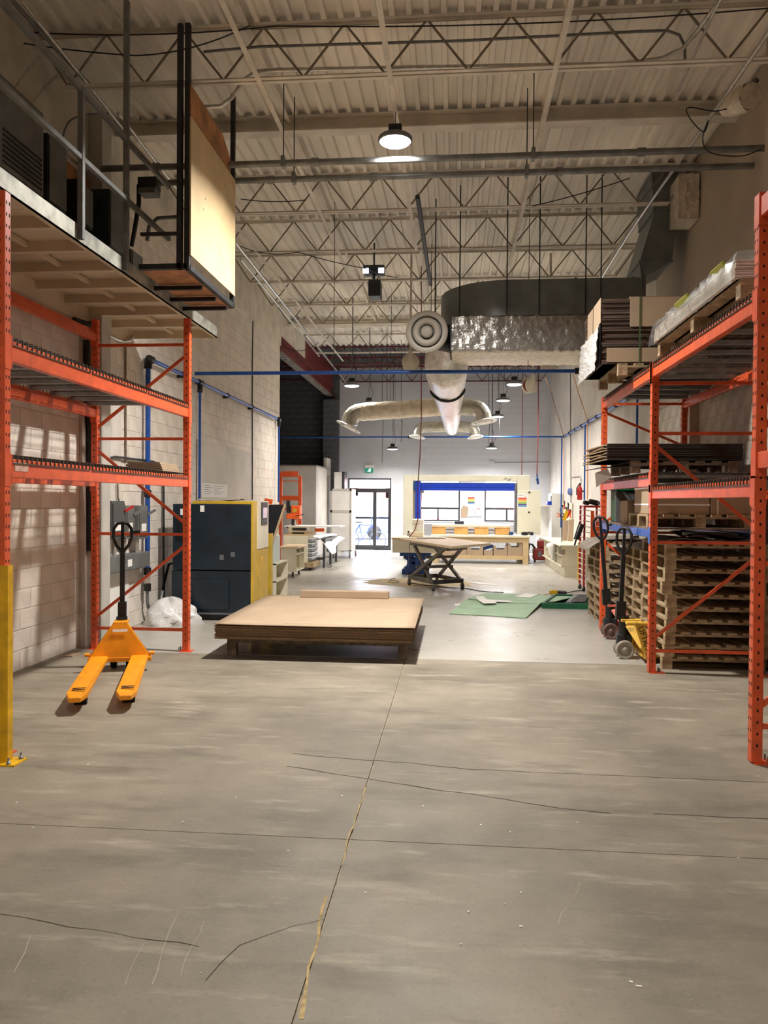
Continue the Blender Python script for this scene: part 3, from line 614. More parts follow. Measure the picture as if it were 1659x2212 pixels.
cable('dark vertical cable down the white block wall', [P(547, 655, X=WL+.02), P(545, 800, X=WL+.02), P(545, 960, X=WL+.02), P(545, 1080, X=WL+.02)], .012)
cable('thin conduit down the wall behind the empty rack', [P(271, 735, X=WL+.02), P(272, 1000, X=WL+.02)], .014, WOODDK, 'thin_conduit', 'conduit')
cable('grey conduit looping over the disconnect switches', [P(232, 1080, X=WL+.04), P(232, 1000, X=WL+.04), P(236, 990, X=WL+.04), P(250, 987, X=WL+.04), P(330, 997, X=WL+.04), P(348, 1003, X=WL+.04), P(353, 1020, X=WL+.04), P(354, 1290, X=WL+.04)], .018, DARKSTEEL, 'thin_conduit', 'conduit')
cable('short dark conduit feeding the middle disconnect switch', [P(254, 1045, X=WL+.04), P(255, 1075, X=WL+.04), P(261, 1095, X=WL+.06)], .012, WOODDK, 'thin_conduit', 'conduit')
o = MB(); o.tube([P(187, 735, X=WL+.06), P(187, 860, X=WL+.06), P(193, 930, X=WL+.06), P(194, 1190, X=WL+.06)], .035, 8); solo('black_conduit', o, BLACK, 'thick black conduit down the wall behind the rack post', 'conduit')
o = MB(); o.tube([P(160, 690, X=WL+.1), P(190, 700, X=WL+.12), P(218, 692, X=WL+.15), P(232, 680, X=WL+.15), P(225, 674, X=WL+.15)], .03, 8); solo('flexible_conduit', o, DARKSTEEL, 'dark flexible conduit curling under the platform edge', 'conduit')
o = MB(); o.tube([P(216, 722, X=WL+.05), P(225, 718, X=WL+.05), P(245, 730, X=WL+.05), P(265, 738, X=WL+.05), P(280, 735, X=WL+.08), P(287, 726, X=WL+.08)], .022, 8); solo('bent_conduit', o, SILVER, 'silver bent conduit below the far end of the platform', 'conduit')
for i, (a, b, c, d) in enumerate((((30, 215), (30, 195), (60, 150), (85, 125)), ((72, 250), (73, 222), (95, 190), (122, 165)))):
    cable('bent silver conduit rising from the electrical boxes, %s' % ('nearer the picture edge', 'nearer the cage')[i], [P(*q, X=WL+.25) for q in (a, b, c, d)], .015, SILVER, 'bent_conduit', 'conduit')
cable('thin pale hose curving up behind the platform rails', [P(135, 305, X=WL+.2), P(140, 280, X=WL+.2), P(155, 258, X=WL+.2), P(190, 247, X=WL+.2), P(240, 245, X=WL+.3)], .01, GREYTOP)
o = MB(); o.tube([P(300, 400, Y=9.), P(300, 440, Y=9.), P(292, 490, Y=9.), P(285, 530, Y=9.2)], .028, 8); solo('flexible_conduit', o, BLACK, 'black flexible conduit dropping from the junction box above the platform', 'conduit')
o = MB(); o.tube([P(318, 520, Y=9.4), P(322, 490, Y=9.4), P(340, 472, Y=9.4), P(388, 468, Y=9.4)], .026, 8); solo('bent_conduit', o, GALV, 'grey bent conduit rising from the rounded box into the cage', 'conduit')
# ---- blue compressed air pipes
AX = WL+.09; ZP = 3.68
t = thing('air_pipe', 'blue air pipe down the left wall and along to its end', 'air pipe', (AX, 11, 0), world=True)
a, b = P(320, 778, X=AX), P(598, 902, X=AX); ZA = (a.z+b.z)/2
MB().cyl((AX, a.y, ZA), (AX, b.y, ZA), .03).build('run', BLUEPIPE, t)
MB().cyl((AX, a.y, .7), (AX, a.y, ZA), .034).build('drop', BLUEPIPE, t)
for px, y0, rr_ in ((432, 1082, .022), (603, 1085, .022)):
    q = P(px, 850, X=AX); MB().cyl((AX, q.y, P(px, y0, X=AX).z), (AX, q.y, ZA), rr_).build('drop', BLUEPIPE, t); MB().cyl((AX, q.y-.09, ZA), (AX, q.y+.09, ZA), .05).build('tee_fitting', BLACK, t); MB().cyl((AX, q.y, ZA-.16), (AX, q.y, ZA), .042).build('tee_fitting', BLACK, t)
o = MB(); o.tube([(AX, a.y, ZA-.14), (AX, a.y, ZA-.03), (AX, a.y+.03, ZA), (AX, a.y+.14, ZA)], .055, 10); o.build('elbow_fitting', BLACK, t)
for px in (395, 492, 545):
    q = P(px, 850, X=AX); MB().cyl((AX, q.y-.05, ZA), (AX, q.y+.05, ZA), .042).build('clip', BLACK, t); MB().box(WL+.004, AX, q.y-.03, q.y+.03, ZA-.05, ZA-.01).build('clip', BLACK, t)
for z in (1.78, .72, .5): MB().cyl((AX, a.y, z-.05), (AX, a.y, z+.05), .05).build('clip', BLACK, t)
MB().cyl((AX, a.y, .5), (AX, a.y, .7), .04).build('filter_bowl', CLEAR, t)
o = MB(); o.tube([(AX, a.y, .46), (AX, a.y, .3), (AX, a.y+.05, .2), (AX, a.y+.15, .14), (AX+.02, a.y+.3, .14), (AX+.03, a.y+.42, .22), (AX+.03, a.y+.48, .4)], .024, 8); o.build('hose', GALV, t)
YC = 12.2; ZC = P(850, 804, Y=YC).z
t = thing('air_pipe', 'blue air pipe across the room in front of the foil duct', 'air pipe', (0, YC, ZC), world=True)
xe = P(1256, 801, Y=YC).x
MB().cyl((AX+.05, YC, ZC), (xe, YC, ZC), .028).build('run', BLUEPIPE, t); MB().cyl((xe-.1, YC, ZC), (xe-.02, YC, ZC), .05).build('end_cap', BLACK, t); MB().cyl((xe-.0, YC, ZC), (xe+.07, YC, ZC), .05).build('end_cap', BLACK, t)
for x in (-1.9, 1.1): MB().cyl((x, YC, ZC), (x, YC, ZDK), .005, n=5).build('rod', DARKSTEEL, t)
AR = WR-.09; a, b = P(1217, 947, X=AR), P(1345, 862, X=AR); ZR = (a.z+b.z)/2
t = thing('air_pipe', 'blue air pipe with black clips along the right wall', 'air pipe', (AR, 18, ZR), world=True)
MB().cyl((AR, 12.9, ZR), (AR, a.y, ZR), .03).build('run', BLUEPIPE, t)
for k in range(9): y = a.y-.2-k*1.05; MB().cyl((AR, y-.05, ZR), (AR, y+.05, ZR), .045).build('clip', BLACK, t)
for px, y1_ in ((1214, 1140), (1264, 1080), (1376, 962)): q = P(px, 930, X=AR); MB().cyl((AR, q.y, P(px, y1_, X=AR).z), (AR, q.y, ZR), .02).build('drop', BLUEPIPE, t)
YF = a.y; t = thing('air_pipe', 'thin blue air pipe across the room before the far wall', 'air pipe', (0, YF, ZR), world=True)
MB().cyl((-5.2, YF, ZR-.02), (AR, YF, ZR), .024).build('run', BLUEPIPE, t)
q = P(890, 956, Y=YF).x; MB().cyl((q-.12, YF, ZR-.01), (q+.12, YF, ZR-.01), .04).build('coupling', BLACK, t)
for x in (-1.8, 1.3): MB().cyl((x, YF, ZR), (x, YF, ZDK), .005, n=5).build('rod', DARKSTEEL, t)
# ---- hose reels and hanging hoses
def reel(label, px, py, y, r, tilt):
    c = P(px, py, Y=y); t = thing('hose_reel', label, 'hose reel', tuple(c), group='hose reels', world=True); ax = Vector((math.sin(R(tilt)), -math.cos(R(tilt)), 0))
    for s, nm in ((-.07, 'flange'), (.07, 'flange')):
        o = MB(); o.lathe([(0, -.006), (r, -.006), (r, .006), (r*.8, .012), (r*.35, .012), (r*.3, .03), (0, .03)], c+ax*s, ax*(1 if s > 0 else -1)); o.build(nm, CREAM, t)
    o = MB(); o.lathe([(r*.8, -.06), (r*.86, -.03), (r*.8, 0), (r*.86, .03), (r*.8, .06)], c, ax); o.build('hose_coil', REDHOSE, t)
    o = MB(); o.bar(c+ax*.11, c+ax*.11+Vector((0, 0, r*1.3)), r*.5, .02); o.bar(c+ax*.11+Vector((0, 0, r*1.3)), (c.x, c.y, ZDK), .04); o.build('bracket', CREAM, t)
    return t
reel('cream hose reel below the round ceiling diffuser', 887, 783, 14.5, .16, 0); reel('cream hose reel seen edge on beside the far right lamp', 1144, 832, 19, .19, 35); reel('cream hose reel half hidden under the foil duct', 1187, 783, 15, .17, 10)
cable('dark red hose hanging to the scissor table', [(P(908, 805, Y=15.6).x, 15.6, ZDK), P(910, 900, Y=15.6), P(907, 985, Y=15.6), P(903, 1040, Y=15.6), P(902, 1090, Y=15.6), P(903, 1120, Y=15.6), P(896, 1145, Y=15.6), P(884, 1160, Y=15.7)], .01, REDHOSE, 'hanging_hose', 'hose')
cable('dark red hose hanging above the machine frame', [(P(1129, 800, Y=20).x, 20, ZDK), P(1128, 900, Y=20), P(1127, 1026, Y=20)], .01, REDHOSE, 'hanging_hose', 'hose')
t = thing('hanging_hose', 'red hose with a blue spray nozzle hanging by the right wall', 'hose', tuple(P(1162, 1045, Y=19)), world=True)
MB().tube([(P(1163, 835, Y=19).x, 19, ZDK), P(1162, 950, Y=19), P(1160, 1026, Y=19)], .012, 6).build('hose', REDHOSE, t)
o = MB(); o.bar(P(1160, 1024, Y=19), P(1161, 1036, Y=19), .03); o.bar(P(1161, 1034, Y=19), P(1162, 1046, Y=19), .05); o.bar(P(1158, 1034, Y=19), P(1162, 1044, Y=19), .02); o.build('nozzle', BLUELIFT, t)
cable('orange hose slanting down to the air pipe, farther one', [P(1178, 815, Y=19.5), P(1190, 845, X=AR), P(1217, 940, X=AR)], .01, ORHOSE, 'orange_hose', 'hose')
cable('orange hose slanting down to the air pipe, nearer one', [P(1235, 800, X=AR), P(1250, 850, X=AR), P(1269, 907, X=AR), P(1269, 1080, X=AR)], .01, ORHOSE, 'orange_hose', 'hose')
cable('orange hose hanging down the right wall by the corner', [P(1217, 945, X=AR-.02), P(1218, 1100, X=AR-.02)], .008, ORHOSE, 'orange_hose', 'hose')
for i, (px, y0, y1, yy) in enumerate(((825, 780, 1000, 24), (835, 830, 895, 21), (1055, 820, 960, 22), (866, 840, 955, 22.7), (1063, 930, 960, 25))):
    cable('loose cable hanging from the roof, %s' % ('left of the red hose', 'with a plug beside the lamp', 'beside the right row of lamps', 'just left of the foil duct', 'over the low right lamp')[i], [(P(px, y0, Y=yy).x, yy, ZDK-.002), P(px+1, (y0+y1)/2, Y=yy), P(px+3, (y0+y1)/2+12, Y=yy), P(px, y1, Y=yy)], .008, DARKSTEEL)
# ================================================================ DUCTS
YD = 11.5; zt, zm, zb = P(1100, 604, Y=YD).z, P(1100, 681, Y=YD).z, P(1100, 757, Y=YD).z
t = thing('air_duct', 'dark rectangular sheet metal duct dropping from the roof and curving at its end', 'duct', (1.5, 11.9, zm), world=True)
DW = .82; xl = P(1100, 640, Y=YD).x; xr = P(1440, 640, Y=YD).x
def seg(name, ringA, ringB, m=DUCT):
    o = MB(); n = len(ringA); o.add(list(ringA)+list(ringB), [tuple(range(n)), tuple(range(n, 2*n))]+[(i, (i+1) % n, n+(i+1) % n, n+i) for i in range(n)]); return o.build(name, m, t)
def ringx(x, y0, y1, z0, z1): return [Vector(q) for q in ((x, y0, z0), (x, y1, z0), (x, y1, z1), (x, y0, z1))]
def ringz(z, x0, x1, y0, y1): return [Vector(q) for q in ((x0, y0, z), (x1, y0, z), (x1, y1, z), (x0, y1, z))]
o = MB(); k = 8; vs = []; rad = 1.0                      # elbow in plan, turning away from the viewer
for i in range(k+1):
    a = R(90*i/k); cx_, cy_ = xl, YD+rad
    for rr_, z in ((rad, zm), (rad-DW, zm), (rad-DW, zt), (rad, zt)): vs.append((cx_-rr_*math.sin(a), cy_-rr_*math.cos(a), z))
o.smooth = True
o.add(vs, [(4*i+j, 4*i+(j+1) % 4, 4*i+4+(j+1) % 4, 4*i+4+j) for i in range(k) for j in range(4)]); o.smooth = False; o.add(vs[-4:], [(0, 1, 2, 3)])
ob = o.build('elbow', DUCT, t)
e = ob.modifiers.new('split', 'EDGE_SPLIT'); e.split_angle = R(35)
xs = [xl, xl+.95, xl+1.75, xr-.3]
for a, b in zip(xs, xs[1:]):
    seg('straight_section', ringx(a, YD, YD+DW, zm, zt), ringx(b-.012, YD, YD+DW, zm, zt)); MB().box(b-.03, b+.01, YD-.012, YD+DW+.01, zm-.012, zt+.012).build('joint_flange', DUCT, t)
    # folded cross-break on the front sheet
    c = Vector(((a+b)/2, YD-.012, (zm+zt)/2)); o = MB(); q = [(a, YD-.001, zm), (b, YD-.001, zm), (b, YD-.001, zt), (a, YD-.001, zt)]
    o.add(q+[c], [(0, 1, 4), (1, 2, 4), (2, 3, 4), (3, 0, 4)]); o.build('cross_break', DUCT, t)
p1, p2 = P(1452, 565, Y=YD-.1), P(1382, 565, Y=YD-.1); pu1, pu2 = P(1465, 452, Y=YD-.1), P(1415, 452, Y=YD-.1)
seg('rising_elbow', ringx(xr-.3, YD, YD+DW, zm, zt), [Vector(q) for q in ((p2.x, YD-.1, p2.z), (p2.x, YD+DW, p2.z), (p1.x, YD+DW, p2.z), (p1.x, YD-.1, p2.z))])
seg('riser', ringz(p2.z, p2.x, p1.x, YD-.1, YD+DW), ringz(pu1.z, pu2.x, min(pu1.x, WR-.03), YD-.1, YD+DW)); MB().box(p2.x-.012, p1.x+.012, YD-.112, YD+DW, p2.z-.015, p2.z+.015).build('joint_flange', DUCT, t)
seg('riser', ringz(pu1.z, pu2.x-.02, min(pu1.x, WR-.03), YD-.1, YD+DW), ringz(ZDK, pu2.x-.05, min(pu1.x, WR-.03), YD-.1, YD+DW)); MB().box(pu2.x-.03, min(pu1.x, WR-.03)+.012, YD-.112, YD+DW, pu1.z-.015, pu1.z+.015).build('joint_flange', DUCT, t)
for px, yy in ((993, YD+.2), (1095, YD-.03), (1165, YD-.03), (1265, YD-.03), (1298, YD-.03), (940, 12.2)):
    q = P(px, 640, Y=yy); MB().cyl((q.x, yy, zm), (q.x, yy, ZDK), .009, n=6).build('hanger_rod', DARKSTEEL, t)
t = thing('foil_plenum', 'foil wrapped duct box under the dark rectangular duct', 'duct', (1, 12, zb), world=True)
x0, x1 = P(976, 720, Y=YD).x, P(1330, 720, Y=YD).x; N = 60; M_ = 12
o = MB(); o.smooth = True; vs = []; prof = []
for j in range(M_+1):                                   # front, belly and back as one crumpled sheet
    prof.append((YD, zm-.01-(zm-zb)*j/M_))
for j in range(1, 9): prof.append((YD+j*.155, zb-.03*math.sin(math.pi*j/8)))
for i in range(N+1):
    x = x0+(x1-x0)*i/N
    for y, z in prof: vs.append((x, y+random.uniform(-.014, .014), z+random.uniform(-.01, .01)))
k = len(prof); o.add(vs, [(i*k+j, i*k+j+1, (i+1)*k+j+1, (i+1)*k+j) for i in range(N) for j in range(k-1)])
for j, f in enumerate(o.f): o.m[j] = 1 if (j % (k-1)) >= M_ else 0  # paler foil on the belly: the lit underside put into the colour
o.build('wrap', [FOILDK, FOILPALE], t); MB().box(x0-.02, x0, YD+.01, YD+1.2, zb+.02, zm).build('end_plate', DARKSTEEL, t); MB().box(x0, x1, YD+1.2, YD+1.24, zb, zm).build('rear_plate', FOILPALE, t)
t = thing('air_diffuser', 'large round grey air diffuser facing the camera beside the foil duct', 'diffuser', tuple(P(922, 717, Y=11.35)), world=True)
c = P(922, 717, Y=11.35); ax = Vector((-.06, -1, -.05)).normalized()
o = MB(); o.lathe([(.30, -.02), (.305, 0), (.295, .012), (.235, .035), (.225, .02), (.22, -.03)], c, ax, 40); o.build('outer_ring', DIFF, t)
o = MB(); o.lathe([(.205, -.02), (.20, .03), (.13, .045), (.11, .0), (.1, -.03)], c, ax, 40); o.build('middle_cone', DIFF, t)
o = MB(); o.lathe([(.085, -.03), (.085, .03), (.06, .05), (0, .055)], c, ax, 32); o.build('centre_cap', DIFF, t)
o = MB(); o.lathe([(.24, -.02), (.24, -.25), (.0, -.25)], c, ax, 32); o.lathe([(.225, -.03), (0, -.035)], c, ax, 32); o.build('collar', DARKSTEEL, t); MB().cyl(c-ax*.2, (x0+.05, YD+.45, c.z), .2, n=18).build('neck', DARKSTEEL, t)
# tapering foil duct along the room with two pairs of branches
t = thing('foil_duct', 'silver foil wrapped duct tapering away along the middle of the room', 'duct', tuple(P(962, 790, Y=12.9)), world=True)
def crumple(pts, rs, n=22, amp=.012):
    o = MB(); o.tube(pts, rs, n); o.v = [(x+random.uniform(-amp, amp), y, z+random.uniform(-amp, amp)) for x, y, z in o.v]; return o
A, B = P(963, 792, Y=12.9), P(976, 926, Y=22.6); NN = 34
pts = [A+Vector((.05, -.35, .32)), A+Vector((.02, -.18, .08))]+[A.lerp(B, i/NN) for i in range(NN+1)]; rs = [.34, .36]+[.35+(.19-.35)*i/NN for i in range(NN+1)]
crumple(pts, rs).build('wrap', FOIL, t)
yy = 14.6; q = A.lerp(B, (yy-A.y)/(B.y-A.y)); o = MB(); o.tube(arc(q, .332, 200, 345, 14, (1, 0, 0), (0, .25, 1)), [.01]+[.035]*13+[.01], 6); o.build('torn_seam', BLACK, t)
def branch(px, py, side, y, r, length, name, foil, tilt=0):
    c = A.lerp(B, (y-A.y)/(B.y-A.y)); s = side; e = Vector((c.x+s*length, y-.0, c.z+tilt-.02))
    if foil: crumple([c.lerp(e, i/14) for i in range(15)], [r]*15, 18, .008).build(name+'_wrap', FOILPALE, t)
    else: MB().cyl(c, e, r, n=18).build(name+'_pipe', DUCTGAL, t)
    cc = e+Vector((0, 0, -r*1.35)); el = [cc+Vector((s*r*1.35*math.sin(R(90*i/5)), -.15*r*i/5, r*1.35*math.cos(R(90*i/5)))) for i in range(6)]
    el = [e]+el[1:]+[el[-1]+Vector((0, 0, -.04))]; o = MB(); o.tube(el, r*.97, 16); o.sm = [False]*len(o.f); o.build(name+'_elbow', DUCTGAL, t)
    d = thing('air_diffuser', 'x', 'diffuser', tuple(el[-1]), group='round diffusers of the foil duct', world=True); k = el[-1]; ax = Vector((s*.15-(.35 if foil else 0), -.1, -1)).normalized()
    o = MB(); o.lathe([(r*.9, -.03), (r*1.0, 0), (r*1.5, .03), (r*1.55, .04), (r*1.5, .05), (r*1.1, .045)], k, ax, 28); o.build('ring', WHITEP, d); o = MB(); o.lathe([(r*.95, .02), (r*.9, .05), (0, .06)], k, ax, 24); o.build('cone', WHITEP, d)
    return d
d = branch(0, 0, -1, 17.8, .2, 2.0, 'left_branch', True, -.1); d['label'] = 'white round diffuser tilted at the end of the long foil branch'
d = branch(0, 0, 1, 17.8, .19, .5, 'right_branch', False); d['label'] = 'white round diffuser under the short elbow right of the foil duct'
d = branch(0, 0, -1, 22.0, .15, .75, 'far_left_branch', False); d['label'] = 'pale round diffuser under the far left duct elbow'
d = branch(0, 0, 1, 22.0, .15, .45, 'far_right_branch', False); d['label'] = 'pale round diffuser under the far right duct elbow'
for y in (14.3, 17.0, 20.): q = A.lerp(B, (y-A.y)/(B.y-A.y)); MB().cyl((q.x-.3, y, q.z), (q.x-.3, y, ZDK), .006, n=5).build('hanger_rod', DARKSTEEL, t)
MB().cyl((A.x-1.3, 17.8, A.z), (A.x-1.3, 17.8, ZDK), .006, n=5).build('hanger_rod', DARKSTEEL, t)
# foil sleeve at the upper right and wrapped bundle on the wall
t = thing('flexible_duct', 'short foil flexible duct at the upper right corner', 'duct', tuple(P(1600, 220, X=2.8)), world=True)
crumple([P(1571, 225, Y=8.5), P(1590, 220, Y=8.4), P(1606, 215, Y=8.3), P(1622, 208, Y=8.2)], [.13]*4, 16).build('sleeve', FOILPALE, t)
MB().tube([P(1585, 205, Y=8.6), P(1615, 192, Y=8.6), P(1635, 172, Y=8.6)], .03, 8).build('pipe', GALV, t)
t = thing('foil_bundle', 'foil wrapped box high on the right wall behind the dark duct', 'duct', tuple(P(1505, 470, X=WR-.2)), world=True)
q0, q1 = P(1466, 375, Y=10.9), P(1533, 470, Y=10.9); o = MB(); o.smooth = True; vs = []
for i in range(13):
    for j in range(13): vs.append((q0.x+(WR-.03-q0.x)*i/12, 10.9+random.uniform(-.02, .02), q1.z+(q0.z-q1.z)*j/12))
o.add(vs, [(i*13+j, i*13+13+j, i*13+14+j, i*13+j+1) for i in range(12) for j in range(12)]); o.smooth = False; o.box(q0.x+.01, WR-.03, 10.93, 11.35, q1.z, q0.z); o.build('wrap', FOILPALE, t)
# unit with two lights high under the roof
t = thing('emergency_light', 'dark emergency light with two small bright heads between roof joists', 'emergency light', tuple(P(810, 605, Y=14.2)), world=True); c = P(808, 590, Y=14.2)
MB().box(c.x-.19, c.x+.19, 14.1, 14.35, c.z-.02, c.z+.12).build('body', DARKSTEEL, t, .01); MB().box(c.x-.1, c.x+.12, 14.15, 14.5, c.z-.42, c.z-.12).build('lower_box', DARKSTEEL, t, .02)
MB().cyl((c.x, 14.2, c.z+.1), (c.x, 14.2, ZDK), .015).build('rod', DARKSTEEL, t); MB().box(c.x-.02, c.x+.02, 14.2, 14.24, c.z-.14, c.z).build('neck', DARKSTEEL, t)
E2 = mat('small lit panel', (235, 242, 255), .4, emit=3.)
for s in (-1, 1): MB().box(c.x+s*.14-.05, c.x+s*.14+.05, 14.085, 14.1, c.z-.03, c.z+.06).build('light_panel', E2, t)
# ================================================================ PALLETS
def pallet_meshes(sx, sy, m):
    d = {}
    d['slat'] = MB().box(-.05, .05, -sy/2, sy/2, .107, .129).mesh('deck_slat', m); d['str'] = MB().box(-sx/2, sx/2, -.045, .045, .085, .107).mesh('stringer_board', m); d['blk'] = MB().box(-.05, .05, -.045, .045, 0, .085).mesh('block', m)
    return d
PMESH = {}
def pallet(label, x, y, z, rz=0., sx=1.0, sy=1.1, m=WOOD, group='wooden pallets in stacks', nslat=7):
    key = (sx, sy, m.name)
    if key not in PMESH: PMESH[key] = pallet_meshes(sx, sy, m)
    d = PMESH[key]; t = thing('wooden_pallet', label, 'pallet', (x, y, z), rz, group)
    for i in range(nslat): minst(d['slat'], 'deck_slat', t, (-sx/2+.05+(sx-.1)*i/(nslat-1), 0, 0))
    for yy in (-sy/2+.045, 0, sy/2-.045):
        minst(d['str'], 'stringer_board', t, (0, yy, 0))
        for xx in ((-sx/2+.05, sx/2-.05) if group[:2] == 'wo' or 'floor' in group else (-sx/2+.05, 0, sx/2-.05)): minst(d['blk'], 'block', t, (xx, yy, 0))
    return t
ORD = ['bottom', '2nd from floor', '3rd from floor', '4th from floor', '5th from floor', '6th from floor', '7th from floor', '8th from floor', '9th from floor', '10th from floor', '11th from floor']
for nm, x0, y0, n, sx, sy, m in (('nearest stack behind the rack post', 2.16, 8.26, 10, 1.02, 1.1, WOOD), ('middle stack beside the yellow jack', 2.24, 9.5, 9, .94, 1.12, WOOD), ('farthest stack beside the red cart', 2.06, 11.15, 9, 1.1, 1.15, WOOD)):
    for i in range(n):
        pallet('wooden pallet in the %s, %s' % (nm, ORD[i]), x0+sx/2+random.uniform(-.03, .02), y0+sy/2+random.uniform(-.01, .03), i*.1292, random.uniform(-1.2, 1.2), sx, sy, m)
# crumpled sheets and flattened card on the stacks
def sheet(name, label, cat, x0, x1, y0, y1, z, m, amp=.02, droop=0., th=.006, n=14, group=None):
    o = MB(); o.smooth = True; vs = []
    ph = random.uniform(0, 6)
    for i in range(n+1):
        for j in range(n+1):
            u, v = i/n, j/n; zz = z+amp*(math.sin(5*u+ph)+math.sin(7*v+2*ph)+2)/2-droop*max(0, (.35-u)/.35)**2
            vs.append((x0+(x1-x0)*u+random.uniform(-1, 1)*amp*.2, y0+(y1-y0)*v+random.uniform(-1, 1)*amp*.2, zz))
    o.add(vs, [(i*(n+1)+j, (i+1)*(n+1)+j, (i+1)*(n+1)+j+1, i*(n+1)+j+1) for i in range(n) for j in range(n)])
    ob = o.build(name, m); s_ = ob.modifiers.new('thickness', 'SOLIDIFY'); s_.thickness = th; s_.offset = 1; return tag(ob, label, cat, group)
FOAMSH = mat('grey foam sheet', (164, 154, 142), .7, 0, .15, 8)
sheet('foam_sheet', 'pale grey sheet draped over the top of the nearest pallet stack', 'sheet', 2.14, 2.75, 8.3, 9.2, 1.294, FOAMSH, .025, .06)
sheet('cardboard_sheet', 'dark crumpled cardboard on the nearest pallet stack', 'cardboard', 2.45, 3.1, 8.35, 9.3, 1.31, CARDDARK, .04)
sheet('foam_sheet', 'grey sheet drooping over the farthest pallet stack toward the aisle', 'sheet', 1.86, 2.7, 11.2, 12.2, 1.165, FOAMSH, .02, .14)
sheet('foam_sheet', 'grey wrapping sheet on the middle pallet stack', 'sheet', 2.2, 2.9, 9.6, 10.4, 1.165, FOAMSH, .03, .05)
MB_ = MB().obox((2.75, 8.75, 1.372), (.5, .3, .035), (0, 0, 8)); solo('flat_box', MB_, WHITELAM, 'flat white box on the crumpled cardboard of the nearest stack', 'box')
# ================================================================ LOADS ON THE RIGHT RACK
def layers(name, label, cat, x0, x1, y0, y1, z0, z1, n, mats, jit=.008, parent=None):
    """a pile of thin sheets, too fine to pick apart"""
    o = MB()
    for i in range(n):
        a, b = z0+(z1-z0)*i/n, z0+(z1-z0)*(i+.82)/n; o.mi = i % len(mats); dx, dy = random.uniform(-jit, jit), random.uniform(-jit, jit); o.box(x0+dx, x1+dx, y0+dy, y1+dy, a, b)
    o.mi = 0; o.box(x0+.02, x1-.02, y0+.02, y1-.02, z0, z1-.003)
    if parent: ob = o.build(name, mats, parent); ob['kind'] = 'stuff'; return ob
    ob = o.build(name, mats); return tag(ob, label, cat, None, 'stuff')
BR2 = mat('brown cardboard side', (96, 76, 64), .8, 0, .2, 20, stretch=(.3, .3, 5))
TZ = 3.113
pallet('wooden pallet under the tall strapped cardboard bundle on the top shelf', 2.36, 9.5, TZ, 0, 1.15, 1.2, group='pallets on the rack shelves')
t = thing('cardboard_bundle', 'tall strapped bundle of dark cardboard half covered in stretch wrap', 'cardboard bundle', (2.3, 9.45, TZ+.13), world=True)
bx0, bx1, by0, by1, bz0, bz1 = P(1300, 700, Y=8.95).x, 3.0, 8.95, 10.1, TZ+.131, P(1380, 642, Y=8.95).z
layers('sheet_pile', '', '', bx0, bx1, by0, by1, bz0, bz1-.01, 30, [CARDDARK, BR2], .008, t)
MB().box(P(1363, 640, Y=8.9).x, bx1+.0, by0-.016, by0-.01, P(1363, 706, Y=8.95).z, bz1+.004).build('cover_flap', CARD, t); MB().box(P(1363, 640, Y=8.9).x, bx1, by0-.016, by0+.5, bz1, bz1+.006).build('cover_flap', CARD, t)
MB().box(P(1312, 750, Y=8.9).x, bx1-.25, by0-.016, by0-.01, bz0+.02, P(1312, 752, Y=8.95).z).build('lower_flap', CARD, t)
MB().box(bx0-.016, bx0-.01, by0+.0, by1-.3, bz1-.3, bz1+.0).build('corner_board', CARD, t)
MB().box(bx0-.02, bx0-.012, by0-.01, by0+.08, bz0, bz1-.28).build('corner_board', BLACK, t)
STRAP = mat('green strap', (70, 92, 56), .5); x = P(1384, 700, Y=8.9).x
MB().box(x-.008, x+.008, by0-.02, by0-.017, bz0, bz1+.008).build('strap', STRAP, t); MB().box(bx0-.02, bx0-.017, 9.4, 9.416, bz1-.3, bz1).build('strap', BLACK, t)
o = MB(); o.smooth = True; vs = []; N = 16                      # stretch wrap bulging over the aisle side
for i in range(N+1):
    for j in range(N+1):
        u, v = i/N, j/N; vs.append((bx0-.03-.03*math.sin(math.pi*u)*math.sin(math.pi*v)-random.uniform(0, .02)-.03*(1-v), by0+(by1-by0+.05)*u, bz0-.06+(bz1-.26-bz0)*v))
o.add(vs, [(i*(N+1)+j, (i+1)*(N+1)+j, (i+1)*(N+1)+j+1, i*(N+1)+j+1) for i in range(N) for j in range(N)]); o.build('stretch_wrap', WRAP, t)
MB().box(bx0-.05, bx0-.045, by0+.02, by0+.16, bz0+.05, bz0+.3).build('paper_label', PAPER, t)
# low wrapped stack nearest the camera on the top shelf
pallet('wooden pallet under the low plastic wrapped sheets on the top shelf', 2.46, 6.7, TZ, 0, 1.05, 2.2, group='pallets on the rack shelves')
t = thing('wrapped_sheets', 'low pile of pale sheets wrapped in clear plastic on the top shelf', 'sheet pile', (2.4, 6.7, TZ+.13), world=True)
PALE = mat('pale sheet edges', (208, 196, 180), .7, 0, .2, 30, stretch=(.3, .3, 6))
layers('sheet_pile', '', '', 1.9, 3.0, 5.6, 7.8, TZ+.131, TZ+.26, 12, [PALE, PAPER], .006, t)
o = MB(); o.smooth = True; vs = []; N = 40; prof = [(1.86, .06), (1.85, .14), (1.87, .22), (1.9, .27), (2.1, .285), (2.6, .28), (3.0, .275)]
for i in range(N+1):
    y = 5.56+2.3*i/N
    for x, z in prof: vs.append((x+random.uniform(-.02, .02), y, TZ+.03+z+random.uniform(-.012, .018)))
k = len(prof); o.add(vs, [(i*k+j, (i+1)*k+j, (i+1)*k+j+1, i*k+j+1) for i in range(N) for j in range(k-1)]); o.build('stretch_wrap', FILM, t)
for y0_, y1_ in ((6.6, 6.95), (5.75, 6.0)): MB().obox((1.88, (y0_+y1_)/2, TZ+.27), (.06, y1_-y0_, .02), (0, 40, 0)).build('green_tag', mat('lime tag', (186, 196, 70), .5), t)
